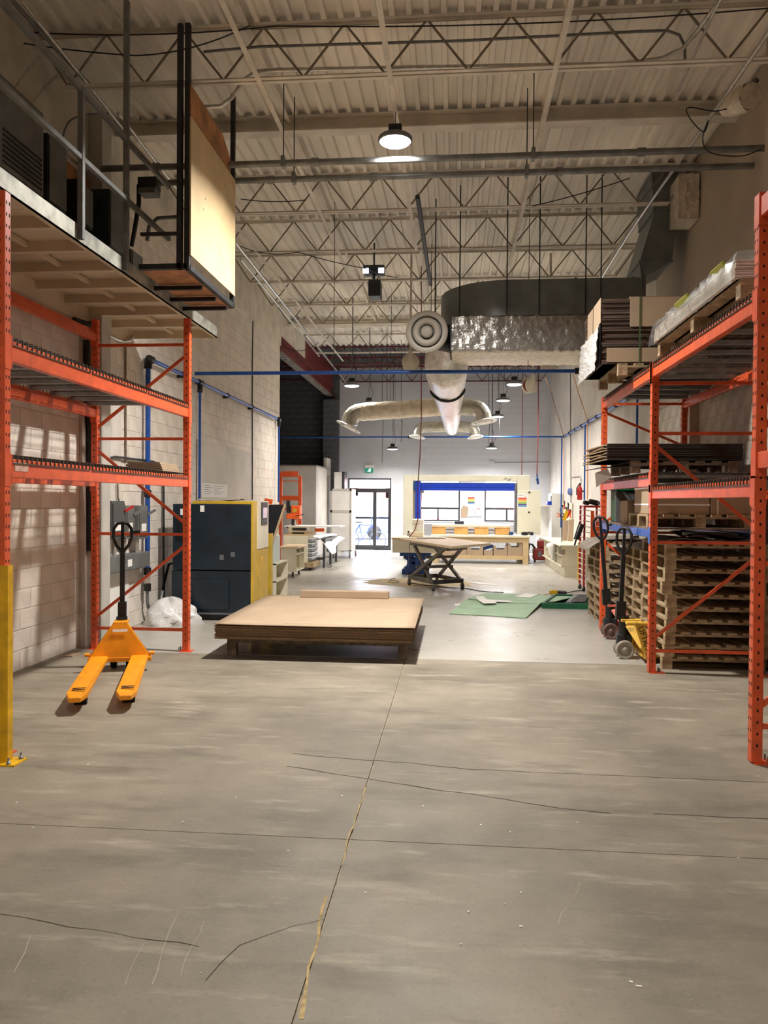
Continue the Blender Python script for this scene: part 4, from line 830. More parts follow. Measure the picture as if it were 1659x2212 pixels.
# dark cardboard bundle on the middle shelf
MZ2 = 2.024
pallet('dark pallet under the black looking cardboard on the middle shelf', 2.42, 9.15, MZ2, 0, 1.1, 1.1, WOODDK, group='pallets on the rack shelves')
t = thing('cardboard_bundle', 'dark flat cardboard bundle with flared torn ends on the middle shelf', 'cardboard bundle', (2.35, 9.1, MZ2+.13), world=True)
x0 = P(1312, 980, Y=8.6).x; zt_ = P(1400, 958, Y=8.6).z
BLKC = mat('black brown cardboard', (40, 32, 28), .85, 0, .25, 30, .4, 60, stretch=(.3, .3, 6))
layers('sheet_pile', '', '', x0, 3.02, 8.6, 9.75, MZ2+.135, zt_, 18, [BLKC, CARDDARK], .006, t)
for k_ in range(6):
    o = MB(); z = MZ2+.15+k_*(zt_-MZ2-.17)/5; o.add([(x0, 8.62, z), (x0, 9.7, z), (x0-.05-random.uniform(0, .03), 9.75, z+random.uniform(-.02, .02)), (x0-.03-random.uniform(0, .03), 8.65, z+random.uniform(-.02, .02))], [(0, 1, 2, 3)]); ob = o.build('torn_end', CARDEDGE, t); s_ = ob.modifiers.new('t', 'SOLIDIFY'); s_.thickness = .012
o = MB(); o.add([P(1262, 1018, Y=9.2), P(1300, 1012, Y=8.7), P(1400, 1006, Y=8.55), P(1400, 1008, Y=9.6), P(1300, 1010, Y=9.8)], [(0, 1, 2, 3, 4)]); ob = o.build('bent_sheet', CARDDARK, t); s_ = ob.modifiers.new('t', 'SOLIDIFY'); s_.thickness = .008
o = MB(); o.quad(P(1285, 1022, Y=8.62), P(1312, 1012, Y=8.6), P(1322, 1030, Y=8.6), P(1288, 1053, Y=8.6)); ob = o.build('hanging_flap', mat('grey card flap', (150, 140, 130), .75), t); s_ = ob.modifiers.new('t', 'SOLIDIFY'); s_.thickness = .006
# boxes on the blue beams
BZ = 1.44
solo('plywood_sheet', MB().box(RA-.02, RB+.03, R2+.05, R3-.05, BZ-.002, BZ+.016), WOODDK, 'dark plywood sheet lying on the blue beams', 'plywood')
pallet('wooden pallet under the big strapped boxes on the blue beams', 2.5, 8.72, BZ+.018, 0, 1.05, .9, group='pallets on the rack shelves')
def carton(name, label, x0, x1, y0, y1, z0, z1, m=CARD, straps=(), rz=0, vstraps=()):
    t = thing(name, label, 'cardboard box', ((x0+x1)/2, (y0+y1)/2, z0), world=True)
    MB().box(x0, x1, y0, y1, z0, z1).build('body', m, t, .008)
    for z in straps: MB().box(x0-.003, x1+.003, y0-.003, y1+.003, z-.008, z+.008).build('strap', WHITEP, t)
    for x in vstraps: MB().box(x-.008, x+.008, y0-.003, y1+.003, z0, z1+.003).build('strap', WHITEP, t)
    MB().box(x0+.02, x1-.02, (y0+y1)/2-.03, (y0+y1)/2+.03, z1, z1+.002).build('tape', mat('packing tape', (190, 164, 128), .3), t); return t
bz = BZ+.148
carton('cardboard_box', 'big strapped cardboard box wrapped in film behind the middle rack post', 1.99, 2.6, 8.32, 8.95, bz, bz+.31, straps=(bz+.1, bz+.27))
carton('cardboard_box', 'plain big cardboard box with one upright strap beside the strapped box', 2.61, 3.05, 8.32, 8.95, bz, bz+.3, vstraps=(2.68,))
carton('kraft_box', 'small open kraft box with cut corner on the blue beam shelf', 2.03, 2.5, 9.5, 9.9, BZ+.017, BZ+.29)
solo('grey_board', MB().box(2.02, 2.9, 10.1, 10.14, BZ+.017, BZ+.4), mat('dark grey board', (92, 90, 92), .7, 0, .15, 4), 'upright dark grey board behind the small kraft box', 'board')
t = thing('green_crate', 'dark green plastic crate behind the grey board under the middle shelf', 'crate', (2.4, 10.4, BZ+.017), world=True)
o = MB(); o.box(2.05, 2.9, 10.2, 10.6, BZ+.017, BZ+.42); o.build('body', GREENDK, t, .01); MB().box(2.04, 2.91, 10.19, 10.61, BZ+.42, BZ+.47).build('rim', GREENDK, t); MB().box(2.07, 2.25, 10.185, 10.19, BZ+.3, BZ+.4).build('label', WHITEP, t)
# ================================================================ PALLET JACKS
def jack(label, loc, rz, m, hm, lean=4., side=0., L=1.15, hl=1.15, wheel=BLACK, word=None, lift=0., lu=(0, 1, 0)):
    t = thing('pallet_jack', label, 'pallet jack', loc, rz, 'pallet jacks')
    for s in (-1, 1):
        y = s*.19; o = MB(); o.add([(0, y-.08, .06), (0, y+.08, .06), (L-.12, y+.08, .05), (L, y+.045, .045), (L, y-.045, .045), (L-.12, y-.08, .05), (0, y-.08, .105), (0, y+.08, .105), (L-.12, y+.08, .1), (L, y+.045, .085), (L, y-.045, .085), (L-.12, y-.08, .1)], [(0, 1, 2, 3, 4, 5), (6, 7, 8, 9, 10, 11)]+[(i, (i+1) % 6, 6+(i+1) % 6, 6+i) for i in range(6)])
        o.v = [(a_, b_, c_+lift) for a_, b_, c_ in o.v]; f = o.build('fork', m, t, .008)
        for k in range(2): o = MB(); o.obox((L-.2-.06*k, y, .1015+lift), (.022, .1, .002), (0, 1.5, 0)); o.build('slot', BLACK, f)
        o = MB(); o.cyl((L-.34, y-.05, .036), (L-.34, y+.05, .036), .036, n=14); o.build('load_roller', RUBBER, t); MB().box(L-.6, L-.36, y-.03, y+.03, .03, .06+lift).build('roller_arm', m, t)
    o = MB(); o.add([(0, -.29, .09), (.02, -.29, .09), (0, .29, .09), (.02, .29, .09), (-.05, -.07, .42), (-.03, -.07, .42), (-.05, .07, .42), (-.03, .07, .42)], [(0, 2, 6, 4), (1, 5, 7, 3), (0, 1, 3, 2), (4, 6, 7, 5), (0, 4, 5, 1), (2, 3, 7, 6)])
    o.v = [(a_, b_, c_+lift) for a_, b_, c_ in o.v]; hs = o.build('front_plate', m, t, .006)
    o = MB(); o.add([(-.03, -.29, .06), (-.03, .29, .06), (.0, -.29, .1), (.0, .29, .1), (-.2, -.06, .36), (-.2, .06, .36), (-.05, -.07, .42), (-.05, .07, .42)], [(0, 2, 6, 4), (1, 5, 7, 3), (4, 6, 7, 5)]); o.v = [(a_, b_, c_+lift) for a_, b_, c_ in o.v]; o.build('side_web', m, t)
    MB().box(-.05, .03, -.3, .3, .045+lift, .09+lift).build('cross_bar', m, t, .006); MB().box(-.24, -.03, -.07, .07, .40+lift, .43+lift).build('top_plate', m, t, .006)
    for s in (-1, 1): MB().cyl((-.0, s*.28, .12+lift), (0, s*.33, .12+lift), .018).build('pivot_pin', m, t)
    MB().cyl((-.2, 0, .12), (-.2, 0, .46+lift), .055).build('pump', BLACK, t); MB().box(-.28, -.12, -.05, .05, .15, .26).build('pump_block', DARKSTEEL, t, .01)
    for s in (-1, 1):
        o = MB(); o.lathe([(.03, -.028), (.098, -.028), (.1, -.02), (.1, .02), (.098, .028), (.075, .028), (.07, .012), (.035, .012), (.03, .03), (0, .03)], (-.2, s*.075, .1), (0, s, 0), 24); o.build('steer_wheel', wheel, t)
    a = Vector((-.24, 0, .42+lift*.7)); tl = R(lean); d = Vector((-math.sin(tl), math.sin(R(side)), math.cos(tl))).normalized(); e = a+d*hl*.72
    MB().bar(a, a+d*.2, .1, .08, (0, 1, 0)).build('handle_socket', BLACK, t); MB().bar(a, e, .045, .045, (0, 1, 0)).build('handle_shaft', hm, t)
    u = Vector(lu); lp = [e, e+d*.07+u*.06, e+d*.15+u*.09, e+d*.24+u*.085, e+d*.29+u*.05, e+d*.3, e+d*.29-u*.05, e+d*.24-u*.085, e+d*.15-u*.09, e+d*.07-u*.06, e]
    MB().tube(lp, .016, 8).build('handle_loop', hm, t); MB().bar(e, e+d*.3, .03, .03, (0, 1, 0)).build('handle_stem', hm, t); MB().bar(e+d*.2+u*.08, e+d*.21+u*.17, .02, .03).build('lever', BLACK, t)
    if word:
        sp = MB().obox((-.045, -.3, .24), (.1, .012, .4), (0, -18, 0)).build('side_plate', m, t, .006); MB().box(-.24, .03, -.31, -.24, .4, .44).build('side_arm', m, t, .015)
        text('lettering', word, t, (-.045, -.3072, .24), .085, (90, 90-18, 0), BLACK, .0008, local=True)
    else: MB().obox((-.009, 0, .35+lift), (.004, .14, .028), (0, -9, 0)).build('label', PAPER, hs)
    return t
LZ = .15; ta, tb = P(150, 1499, Z=LZ), P(285, 1495, Z=LZ); tm = (ta+tb)/2; ra, rb = P(205, 1420, Z=LZ), P(312, 1413, Z=LZ); rm = (ra+rb)/2; dv = tm-rm; ang = math.degrees(math.atan2(dv.y, dv.x))
o_ = tm-dv.normalized()*(dv.length+.05-.06)
jack('orange yellow pallet jack with forks toward the camera, before the empty rack', (o_.x, o_.y, 0), ang, JACKOR, BLACK, lean=0, side=0, hl=.98, L=dv.length+.05, lift=.05)
q = P(1347, 1424, Z=0); jack('worn yellow pallet jack with big lettering parked under the loaded rack', (q.x+.22, q.y+.1, 0), 0, JACKYEL, BLACK, lean=-2, side=0, wheel=mat('grey nylon wheel', (150, 142, 130), .5), word='LIFTRITE', hl=.98, lu=(.75, -.66, 0))
q = P(1322, 1383, Z=0); jack('faded red pallet jack with black loop handle behind the yellow jack', (q.x+.2, q.y+.15, 0), 0, JACKRED, BLACK, lean=5, side=0, wheel=mat('brown wheel', (104, 78, 70), .5), hl=1.12, lu=(.9, -.4, 0))
# ================================================================ MIDDLE AND LEFT
# pallet of flat cardboard in the middle of the floor
pl = pallet('low wide pallet under the flat cardboard pile in the middle of the floor', -1.48, 9.52, 0, 0, 1.98, 2.2, WOODDK, group='pallets on the floor', nslat=11); pl.scale = (1, 1, 1.66)
t = thing('cardboard_pile', 'wide pile of flat cardboard sheets on a low pallet in mid floor', 'cardboard pile', (-1.45, 9.35, .216), world=True)
x0, x1, y0, y1 = -2.54, -.42, 8.2, 10.6
layers('sheet_pile', '', '', x0, x1, y0, y1, .216, .358, 16, [CARDEDGE, mat('brown corrugated edge', (124, 98, 70), .85, 0, .3, 50, stretch=(1, 1, 6))], .012, t)
o = MB(); N = 14; vs = []
o.smooth = True
for i in range(N+1):
    for j in range(N+1):
        u, v = i/N, j/N; vs.append((x0-.01+(x1-x0+.03)*u, y0-.01+(y1-y0+.02)*v, .362+.03*v+.012*abs(2*u-1)**2*(1-v)+.006*math.sin(3*u)))
o.add(vs, [(i*(N+1)+j, (i+1)*(N+1)+j, (i+1)*(N+1)+j+1, i*(N+1)+j+1) for i in range(N) for j in range(N)]); ob = o.build('top_sheet', CARD, t); s_ = ob.modifiers.new('t', 'SOLIDIFY'); s_.thickness = .008; s_.offset = 1
MB().box(x0+.0, x1, y0+.12, y0+.128, .3765, .378).build('score_line', CARDDARK, t)
o = MB(); a, b = P(652, 1293, Y=10.45), P(840, 1293, Y=10.45); o.box(a.x, b.x, 10.38, 10.52, .404, .404+(1296-1281)*10.45/F); solo('cardboard_tube_box', o, CARD, 'long narrow tan box lying on the back of the cardboard pile', 'box', bevel=.006)
solo('cardboard_scrap', MB().box(P(140, 1418, Z=0).x, P(160, 1418, Z=0).x, 8.1, 8.28, .0, .012), CARD, 'small scrap of cardboard on the floor beside the white wall', 'cardboard scrap')
# white plastic film heap
o = MB(); o.smooth = True; c = P(345, 1350, Z=0); vs = []; N, M_ = 28, 12
for j in range(M_+1):
    for i in range(N):
        a = 2*math.pi*i/N; ph = math.pi/2*j/M_; r = .33*math.cos(ph)*(1+.22*math.sin(3*a+1)+.12*math.sin(7*a+j))+random.uniform(-.012, .012); vs.append((c.x+.08+r*1.1*math.cos(a), c.y+.15+r*.8*math.sin(a), .3*math.sin(ph)*(1+.2*math.sin(2*a))+random.uniform(0, .015)*(j > 0)))
o.add(vs, [(j*N+i, j*N+(i+1) % N, (j+1)*N+(i+1) % N, (j+1)*N+i) for j in range(M_) for i in range(N)]); solo('plastic_film', o, mat('white plastic film', (216, 214, 212), .3, 0, .12, 7, .6, 14), 'crumpled heap of white plastic film under the empty rack', 'plastic film')
# compressor
cx0, cx1, cy0, cy1 = P(372, 1340, Y=10.8).x, P(540, 1340, Y=10.8).x, 10.8, 11.75
t = thing('compressor', 'large navy cabinet compressor with a yellow control side', 'compressor', ((cx0+cx1)/2, 11.3, 0), world=True)
zt_ = P(450, 1089, Y=10.8).z; zm_ = P(450, 1233, Y=10.8).z
MB().box(cx0+.03, cx1-.03, cy0+.06, cy1-.03, .0, .07).build('plinth', BLACK, t)
MB().box(cx0, cx1, cy0, cy1, zm_+.012, zt_).build('upper_cabinet', NAVY, t, .012); lo = MB().box(cx0-.02, cx1-.0, cy0+.012, cy1, .07, zm_).build('lower_cabinet', NAVY, t, .012)
MB().box(P(418, 1300, Y=10.8).x, P(495, 1300, Y=10.8).x, cy0-.012, cy0+.012, .16, zm_-.12).build('lower_door', NAVY, t, .02); MB().box(cx0+.2, cx1-.25, cy0-.004, cy0+.012, .09, .11).build('trim_strip', GREYTOP, t)
for k in range(7): MB().box(cx0+.05, cx0+.28, cy0-.008, cy0+.001, 1.12+k*.045, 1.14+k*.045).build('vent_slat', BLACK, t)
for px, py in ((437, 1098), (394, 1105)): q = P(px, py, Y=10.8); MB().box(q.x-.03, q.x+.03, cy0-.003, cy0, q.z-.05, q.z+.04).build('warning_sticker', PAPER, t)
for px, py in ((479, 1204), (503, 1198)): q = P(px, py, Y=10.8); MB().box(q.x-.03, q.x+.03, cy0-.003, cy0, q.z-.035, q.z+.035).build('plate', GREYTOP, t)
MB().box(cx1, cx1+.03, cy0+.02, cy1-.0, .07, zt_+.05).build('yellow_side', OLIVE, t, .006); MB().box(cx1+.03, cx1+.036, cy0+.3, cy1-.06, .1, .95).build('side_door', OLIVE, t); MB().box(cx1+.03, cx1+.04, cy0+.25, cy1-.05, 1.0, zt_+.05).build('control_panel', CREAMLAM, t)
MB().box(cx1+.04, cx1+.05, cy0+.45, cy1-.15, zt_-.3, zt_+.03).build('display', BLACK, t); MB().box(cx1+.05, cx1+.056, cy0+.5, cy1-.2, zt_-.2, zt_-.05).build('screen', mat('blue grey screen', (120, 140, 170), .2), t); MB().box(cx1+.037, cx1+.04, cy0+.4, cy0+.6, .75, .88).build('yellow_sticker', YELLOW, t)
MB().box(cx0+.25, cx1, cy0+.1, cy1, zt_, zt_+.045).build('yellow_top', OLIVE, t, .005)
sheet('paper_heap', 'grey papers lying on top of the navy compressor', 'paper', cx0+.3, cx1-.2, cy0+.15, cy0+.6, zt_+.046, FOAMSH, .02)
cable('black hoses at the foot of the wall left of the compressor', [(cx0-.05, 11.3, .8), (cx0-.2, 11.2, .75), (cx0-.24, 11.1, .45), (cx0-.22, 11.0, .3), (cx0-.12, 10.9, .12), (cx0-.03, 10.95, .1)], .02, BLACK, 'black_hose', 'hose')
# things standing beyond the compressor
yb = 12.3
t = thing('leaning_panel', 'large black panel cut on a slant leaning beyond the compressor', 'panel', tuple(P(590, 1300, Z=0)), world=True)
a = [P(567, 1325, Y=yb), P(567, 1090, Y=yb), P(616, 1090, Y=yb), P(586, 1180, Y=yb), P(586, 1325, Y=yb)]
o = MB(); o.add([v for v in a]+[v+Vector((-.03, .14, 0)) for v in a], [(0, 1, 2, 3, 4), (9, 8, 7, 6, 5)]+[(i, (i+1) % 5, 5+(i+1) % 5, 5+i) for i in range(5)]); o.build('panel', mat('matt black panel', (26, 27, 34), .6, 0, .15, 5), t); MB().bar(a[2]+Vector((0, -.01, 0)), a[3]+Vector((0, -.01, 0)), .03).build('edge_strip', PLY, t)
t = thing('yellow_post', 'short yellow channel post standing beside the shelf cabinet', 'post', tuple(P(578, 1300, Z=0)), world=True)
a, b = P(574, 1152, Y=12.), P(586, 1152, Y=12.); o = MB(); o.prism([(a.x, 12.), (b.x, 12.), (b.x, 12.12), (b.x-.01, 12.12), (b.x-.01, 12.01), (a.x, 12.01)], 0, a.z, 'z'); o.build('channel', OLIVE, t); MB().box(a.x-.03, b.x+.03, 11.98, 12.14, 0, .01).build('base_plate', OLIVE, t)
t = thing('shelf_cabinet', 'grey white open shelf cabinet behind the yellow post', 'cabinet', tuple(P(600, 1290, Z=0)), world=True)
sx0, sx1, sy0, sy1, sz = P(587, 1290, Y=12.6).x-.25, P(608, 1290, Y=13.).x, 12.6, 13.5, P(600, 1218, Y=12.6).z
MB().box(sx0, sx0+.02, sy0, sy1, .05, sz).build('back_panel', CREAMLAM, t); MB().box(sx0, sx1, sy0, sy0+.02, .05, sz).build('side_panel', CREAMLAM, t); MB().box(sx0, sx1, sy1-.02, sy1, .05, sz).build('side_panel', CREAMLAM, t)
for z in (.05, .36, sz-.02): MB().box(sx0, sx1, sy0, sy1, z, z+.02).build('shelf', CREAMLAM, t)
solo('spray_can', MB().lathe([(0, 0), (.035, 0), (.035, .17), (.02, .2), (.012, .2), (.012, .23), (0, .23)], (sx1-.12, 12.72, .071)), CREAMLAM, 'small white spray can on the bottom shelf of the open cabinet', 'spray can')
solo('white_sheet_box', MB().box(sx1-.28, sx1-.05, 12.65, 13.1, sz+.001, sz+.45), mat('pale green panel', (206, 220, 214), .4), 'pale panel standing upright on the open shelf cabinet', 'panel', bevel=.01)
solo('red_tool', MB().obox((P(580, 1080, Y=12.4).x, 12.4, P(580, 1083, Y=12.4).z), (.12, .1, .08), (0, 10, 20)), ORTOOL, 'small orange red tool on top of the black panel', 'tool')
# papers on the left wall
t = thing('paper_chart', 'white paper chart with handwritten lines pinned on the left wall', 'chart', tuple(P(464, 1060, X=WL+.01)), world=True)
a, b = P(437, 1043, X=WL+.012), P(491, 1075, X=WL+.012); MB().box(WL+.008, WL+.012, a.y, b.y, b.z, a.z).build('paper', PAPER, t)
INK = mat('blue ink', (70, 84, 140), .7)
for k in range(5): z = a.z-.04-.035*k; MB().box(WL+.0121, WL+.0124, a.y+.1, a.y+(b.y-a.y)*(.28+.1*(k % 2)), z-.003, z+.003).build('handwriting', INK, t); MB().box(WL+.0121, WL+.0124, a.y+(b.y-a.y)*.45, b.y-.15-.2*(k % 3), z-.003, z+.003).build('handwriting', INK, t)
solo('white_board', MB().box(WL+.002, WL+.009, P(425, 1000, X=WL).y, P(541, 1000, X=WL).y, .9, P(480, 962, X=WL).z), WALLWHITE, 'smooth white board fixed to the block wall above the compressor', 'board')
# small orange rack frame in the opening
y_ = 22.; t = thing('rack_frame', 'short orange rack end against the white partition', 'rack', tuple(P(628, 1170, Y=y_)), world=True)
xa, xb = P(606, 1100, Y=y_).x, P(648, 1100, Y=y_).x
for x, zz in ((xa, P(606, 1020, Y=y_).z), (xb, P(648, 1028, Y=y_).z)): MB().box(x-.05, x+.05, y_-.04, y_+.04, 0, zz).build('post', ORANGE, t, .006)
for z0_, w_ in ((P(628, 1024, Y=y_).z, .16), (P(628, 1076, Y=y_).z, .14), (P(628, 1039, Y=y_).z, .025)): MB().box(xa+.05, xb-.05, y_-.03, y_+.03, z0_-w_/2, z0_+w_/2).build('beam', ORANGE, t)
MB().bar((xa+.05, y_, 1.55), (xb-.05, y_, 1.1), .03).build('diagonal_brace', ORANGE, t)
# drill press on its bench
y_ = 19.2; t = thing('drill_press', 'orange bench drill press with black motor', 'drill press', tuple(P(632, 1135, Y=y_)), world=True); q = P(632, 1110, Y=y_); bz_ = P(632, 1140, Y=y_).z
MB().box(q.x-.12, q.x+.15, y_-.15, y_+.15, bz_, bz_+.04).build('base', BLACK, t, .01); MB().cyl((q.x+.0, y_+.05, bz_), (q.x, y_+.05, bz_+.55), .035).build('column', DARKSTEEL, t)
MB().box(q.x-.14, q.x+.2, y_-.12, y_+.15, P(632, 1128, Y=y_).z+.08, P(632, 1110, Y=y_).z+.0).build('head', ORTOOL, t, .02); MB().box(q.x-.02, q.x+.2, y_-.1, y_+.12, P(632, 1110, Y=y_).z, P(632, 1092, Y=y_).z).build('belt_cover', ORTOOL, t, .02)
MB().box(q.x-.13, q.x-.04, y_-.14, y_+.0, P(632, 1108, Y=y_).z, P(632, 1081, Y=y_).z).build('motor', BLACK, t, .02); MB().box(q.x+.02, q.x+.12, y_-.105, y_-.1, P(632, 1107, Y=y_).z, P(632, 1099, Y=y_).z).build('name_plate', OLIVE, t)
MB().cyl((q.x+.08, y_-.06, bz_+.2), (q.x+.08, y_-.06, bz_+.04), .02).build('chuck', SILVER, t); MB().bar((q.x+.1, y_-.14, bz_+.3), (q.x+.32, y_-.16, bz_+.33), .02).build('feed_lever', BLACK, t)
for zz in (.1, .22): MB().cyl((q.x+.1+zz*.3, y_-.12, bz_+.3-zz), (q.x+.16, y_-.14, bz_+.2-zz), .012).build('cross_handle', ORTOOL, t)
# cream carts
def caster(t, x, y, r=.06, m=RUBBER, w=.03):
    o = MB(); o.lathe([(0, -w/2), (r*.55, -w/2), (r, -w/2), (r, w/2), (r*.55, w/2), (0, w/2)], (x, y, r), (1, .3, 0), 16); o.build('caster_wheel', m, t); MB().box(x-.025, x+.025, y-.02, y+.02, r, r*2.1).build('caster_fork', SILVER, t)
q = P(640, 1248, Z=0); y_ = q.y
t = thing('tool_cart', 'cream rolling cart with a slanted front and open cubby shelf', 'cart', (q.x-.3, y_+.4, 0), world=True)
xa, xb, zt_ = P(606, 1220, Y=y_).x, P(640, 1220, Y=y_).x, P(620, 1184, Y=y_).z
MB().box(xa, xb, y_+.0, y_+.02, .13, zt_).build('front_panel', CREAMLAM, t); MB().box(xa, xb, y_+.9, y_+.92, .13, zt_).build('back_panel', CREAMLAM, t)
for z in (.13, .5, zt_-.02): MB().box(xa, xb, y_+.02, y_+.9, z, z+.02).build('shelf', CREAMLAM, t)
MB().box(xa, xa+.02, y_+.02, y_+.9, .13, zt_).build('side_panel', CREAMLAM, t); MB().box(xb-.02, xb, y_+.45, y_+.47, .13, zt_).build('divider', CREAMLAM, t)
MB().box(xa-.03, xb+.06, y_-.04, y_+1., zt_, zt_+.035).build('top', MAPLE, t, .005)
for x in (xb-.1, xa+.1):
    for yy in (y_+.12, y_+.8): caster(t, x, yy)
q = P(662, 1235, Z=0); y2 = q.y
t = thing('drawer_cart', 'wooden rolling cart with a column of grey bins', 'cart', (q.x, y2+.5, 0), world=True)
xa, xb, zt_ = P(612, 1180, Y=y2+.3).x, P(668, 1180, Y=y2+.3).x, P(640, 1157, Y=y2+.3).z
MB().box(xa, xb+.12, y2+.25, y2+1.2, .08, .2).build('base_frame', WOOD, t); MB().box(xa, xb-.06, y2+.3, y2+.32, .2, zt_).build('front_panel', CREAMLAM, t); MB().box(xa, xb, y2+.3, y2+1.15, zt_, zt_+.03).build('top', PLY, t); MB().box(xb-.06, xb-.04, y2+.3, y2+1.15, .2, zt_).build('side_panel', CREAMLAM, t)
for k in range(5): z = .24+k*(zt_-.28)/5; MB().box(xb-.04, xb+.06, y2+.35, y2+1.1, z, z+(zt_-.28)/5-.05).build('bin', mat('grey blue bin', (150, 160, 178), .4), t, .01); MB().box(xb-.04, xb+.08, y2+.33, y2+1.12, z+(zt_-.28)/5-.05, z+(zt_-.28)/5-.03).build('bin_rail', WHITELAM, t)
for x in (xb, xa+.1): caster(t, x, y2+.45, .045)
t = thing('work_shelf', 'cream box shelf with a flat white board lying on it', 'shelf', (xa, y2+.7, zt_+.03), world=True); zz = zt_+.031
MB().box(xa+.1, xb-.02, y2+.4, y2+1.1, zz, zz+.05).build('bottom_board', PLY, t); MB().box(xa+.2, xa+.5, y2+.39, y2+.4, zz+.005, zz+.045).build('dark_slot', BLACK, t); MB().box(xa+.1, xb-.1, y2+.4, y2+1.1, zz+.05, zz+.18).build('drawer_box', CREAMLAM, t, .006); MB().box(xa+.2, xa+.55, y2+.385, y2+.4, zz+.09, zz+.15).build('drawer_opening', BLACK, t)
MB().box(xa, xb+.75, y2+.35, y2+1.15, zz+.18, zz+.205).build('white_board', WHITELAM, t); MB().box(xb-.02, xb+.05, y2+.5, y2+.6, zz+.05, zz+.18).build('support', CREAMLAM, t)
solo('orange_clamp', MB().obox((xb+.2, y2+.6, zz+.1), (.22, .08, .08), (0, 0, 20)), ORTOOL, 'small orange power tool beneath the flat white board', 'tool')
t = thing('steel_table', 'grey steel work stand with white cloth draped over one end', 'table', tuple(P(715, 1210, Z=0)), world=True)
qa, qb, qc = P(700, 1226, Z=0), P(714, 1219, Z=0), P(726, 1213, Z=0); tz = P(700, 1163, Y=qa.y).z
for q in (qa, qb, qc): MB().box(q.x-.03, q.x+.03, q.y-.03, q.y+.03, 0, tz-.04).build('leg', GREYTOP, t)
MB().bar((qa.x, qa.y, tz-.04), (qc.x, qc.y, tz-.04), .06, .08).build('top_rail', GREYTOP, t); MB().box(qa.x-.6, qa.x, qa.y-.03, qa.y+.03, .2, .26).build('stretcher', GREYTOP, t); MB().box(qa.x-.62, qa.x-.56, qa.y-.03, qa.y+.03, 0, tz-.04).build('leg', GREYTOP, t)
o = MB(); o.add([(qa.x-.65, qa.y-.05, tz-.03), (qa.x+.02, qa.y-.05, tz-.03), (qc.x+.1, qc.y+.1, tz-.03), (qa.x-.5, qc.y+.1, tz-.03), (qa.x-.65, qa.y-.05, tz), (qa.x+.02, qa.y-.05, tz), (qc.x+.1, qc.y+.1, tz), (qa.x-.5, qc.y+.1, tz)], [(0, 1, 2, 3), (4, 5, 6, 7), (0, 1, 5, 4), (1, 2, 6, 5), (2, 3, 7, 6), (3, 0, 4, 7)]); o.build('top', GREYTOP, t)
o = MB(); o.smooth = True; n = 10; vs = []
for i in range(n+1):
    for j in range(n+1):
        u, v = i/n, j/n; e_ = max(0, u-.55)/.45; vs.append((qa.x-.55+(qc.x-qa.x+.75)*min(u, .7+.3*u)+.05*math.sin(9*v), qa.y-.1+(qc.y-qa.y+.3)*v, tz+.02+.02*math.sin(6*u+5*v)-.42*e_**1.3*(.6+.4*math.sin(4*v+1))))
o.add(vs, [(i*(n+1)+j, (i+1)*(n+1)+j, (i+1)*(n+1)+j+1, i*(n+1)+j+1) for i in range(n) for j in range(n)]); solo('white_cloth', o, PAPER, 'white cloth hanging over the end of the grey work stand', 'cloth')
# tall white rolling cabinet beside the door
q = P(757, 1206, Z=0); y_ = q.y; xa, xb = P(713, 1130, Y=y_).x, P(759, 1130, Y=y_).x; zt_ = P(740, 1056, Y=y_).z
t = thing('rolling_cabinet', 'tall white two door rolling cabinet beside the glass door', 'cabinet', ((xa+xb)/2, y_+.4, 0), world=True)
FR = mat('greyish white frame', (196, 192, 184), .5)
MB().box(xa, xb, y_+.02, y_+1.0, .2, zt_).build('body', WHITELAM, t, .01)
for z0_, z1_ in ((.24, .2+(zt_-.2)*.62), (.2+(zt_-.2)*.66, zt_-.06)): MB().box(xa+.06, xb-.06, y_+.0, y_+.02, z0_, z1_).build('door', WHITELAM, t)
for a in ((xa, xa+.06, .2, zt_), (xb-.06, xb, .2, zt_), (xa, xb, zt_-.06, zt_), (xa, xb, .2+(zt_-.2)*.62, .2+(zt_-.2)*.66), (xa, xb, .2, .24)): MB().box(a[0], a[1], y_-.01, y_+.02, a[2], a[3]).build('frame_rail', FR, t)
for x, yy in ((xb-.05, y_+.05), (xb+.02, y_+.9), (xa+.1, y_+.1)): caster(t, x, yy, .09, mat('brown grey caster', (150, 134, 122), .5))
# ================================================================ DOOR, WINDOWS, OUTSIDE
t = thing('door_1', 'aluminium framed double glass door with a transom beside the white cabinet', 'door', ((D0+D1)/2, FAR+.1, 0), world=True); del t['category']; t['kind'] = 'structure'
f = .05; zt_ = P(800, 1057, Y=FAR).z; zr = P(830, 1119, Y=FAR).z; xm = P(809, 1100, Y=FAR).x; y0, y1 = FAR+.06, FAR+.14
for a in ((D0, D0+f, 0, DT), (D1-f, D1, 0, DT), (D0+f, D1-f, DT-f, DT), (D0+f, D1-f, zt_-.03, zt_+.03), (D0+f, D1-f, 0, .03)): MB().box(a[0], a[1], y0, y1, a[2], a[3]).build('door_frame', ALU, t)
for a, b in ((D0+f, xm), (xm, D1-f)):
    lf = MB(); lf.box(a, a+.06, y0+.01, y1-.01, .03, zt_-.03); lf.box(b-.06, b, y0+.01, y1-.01, .03, zt_-.03); lf.box(a+.06, b-.06, y0+.01, y1-.01, .03, .16); lf.box(a+.06, b-.06, y0+.01, y1-.01, zt_-.11, zt_-.03); lf.box(a+.06, b-.06, y0+.01, y1-.01, zr-.03, zr+.03)
    lf = lf.build('door_leaf', ALU, t); MB().box(a+.06, b-.06, y0+.035, y0+.041, .16, zt_-.11).build('pane', GLASS, lf); MB().cyl((b-.1 if a < xm-.1 else a+.1, y0-.03, .9), (b-.1 if a < xm-.1 else a+.1, y0-.03, 1.2), .012).build('pull_handle', SILVER, lf)
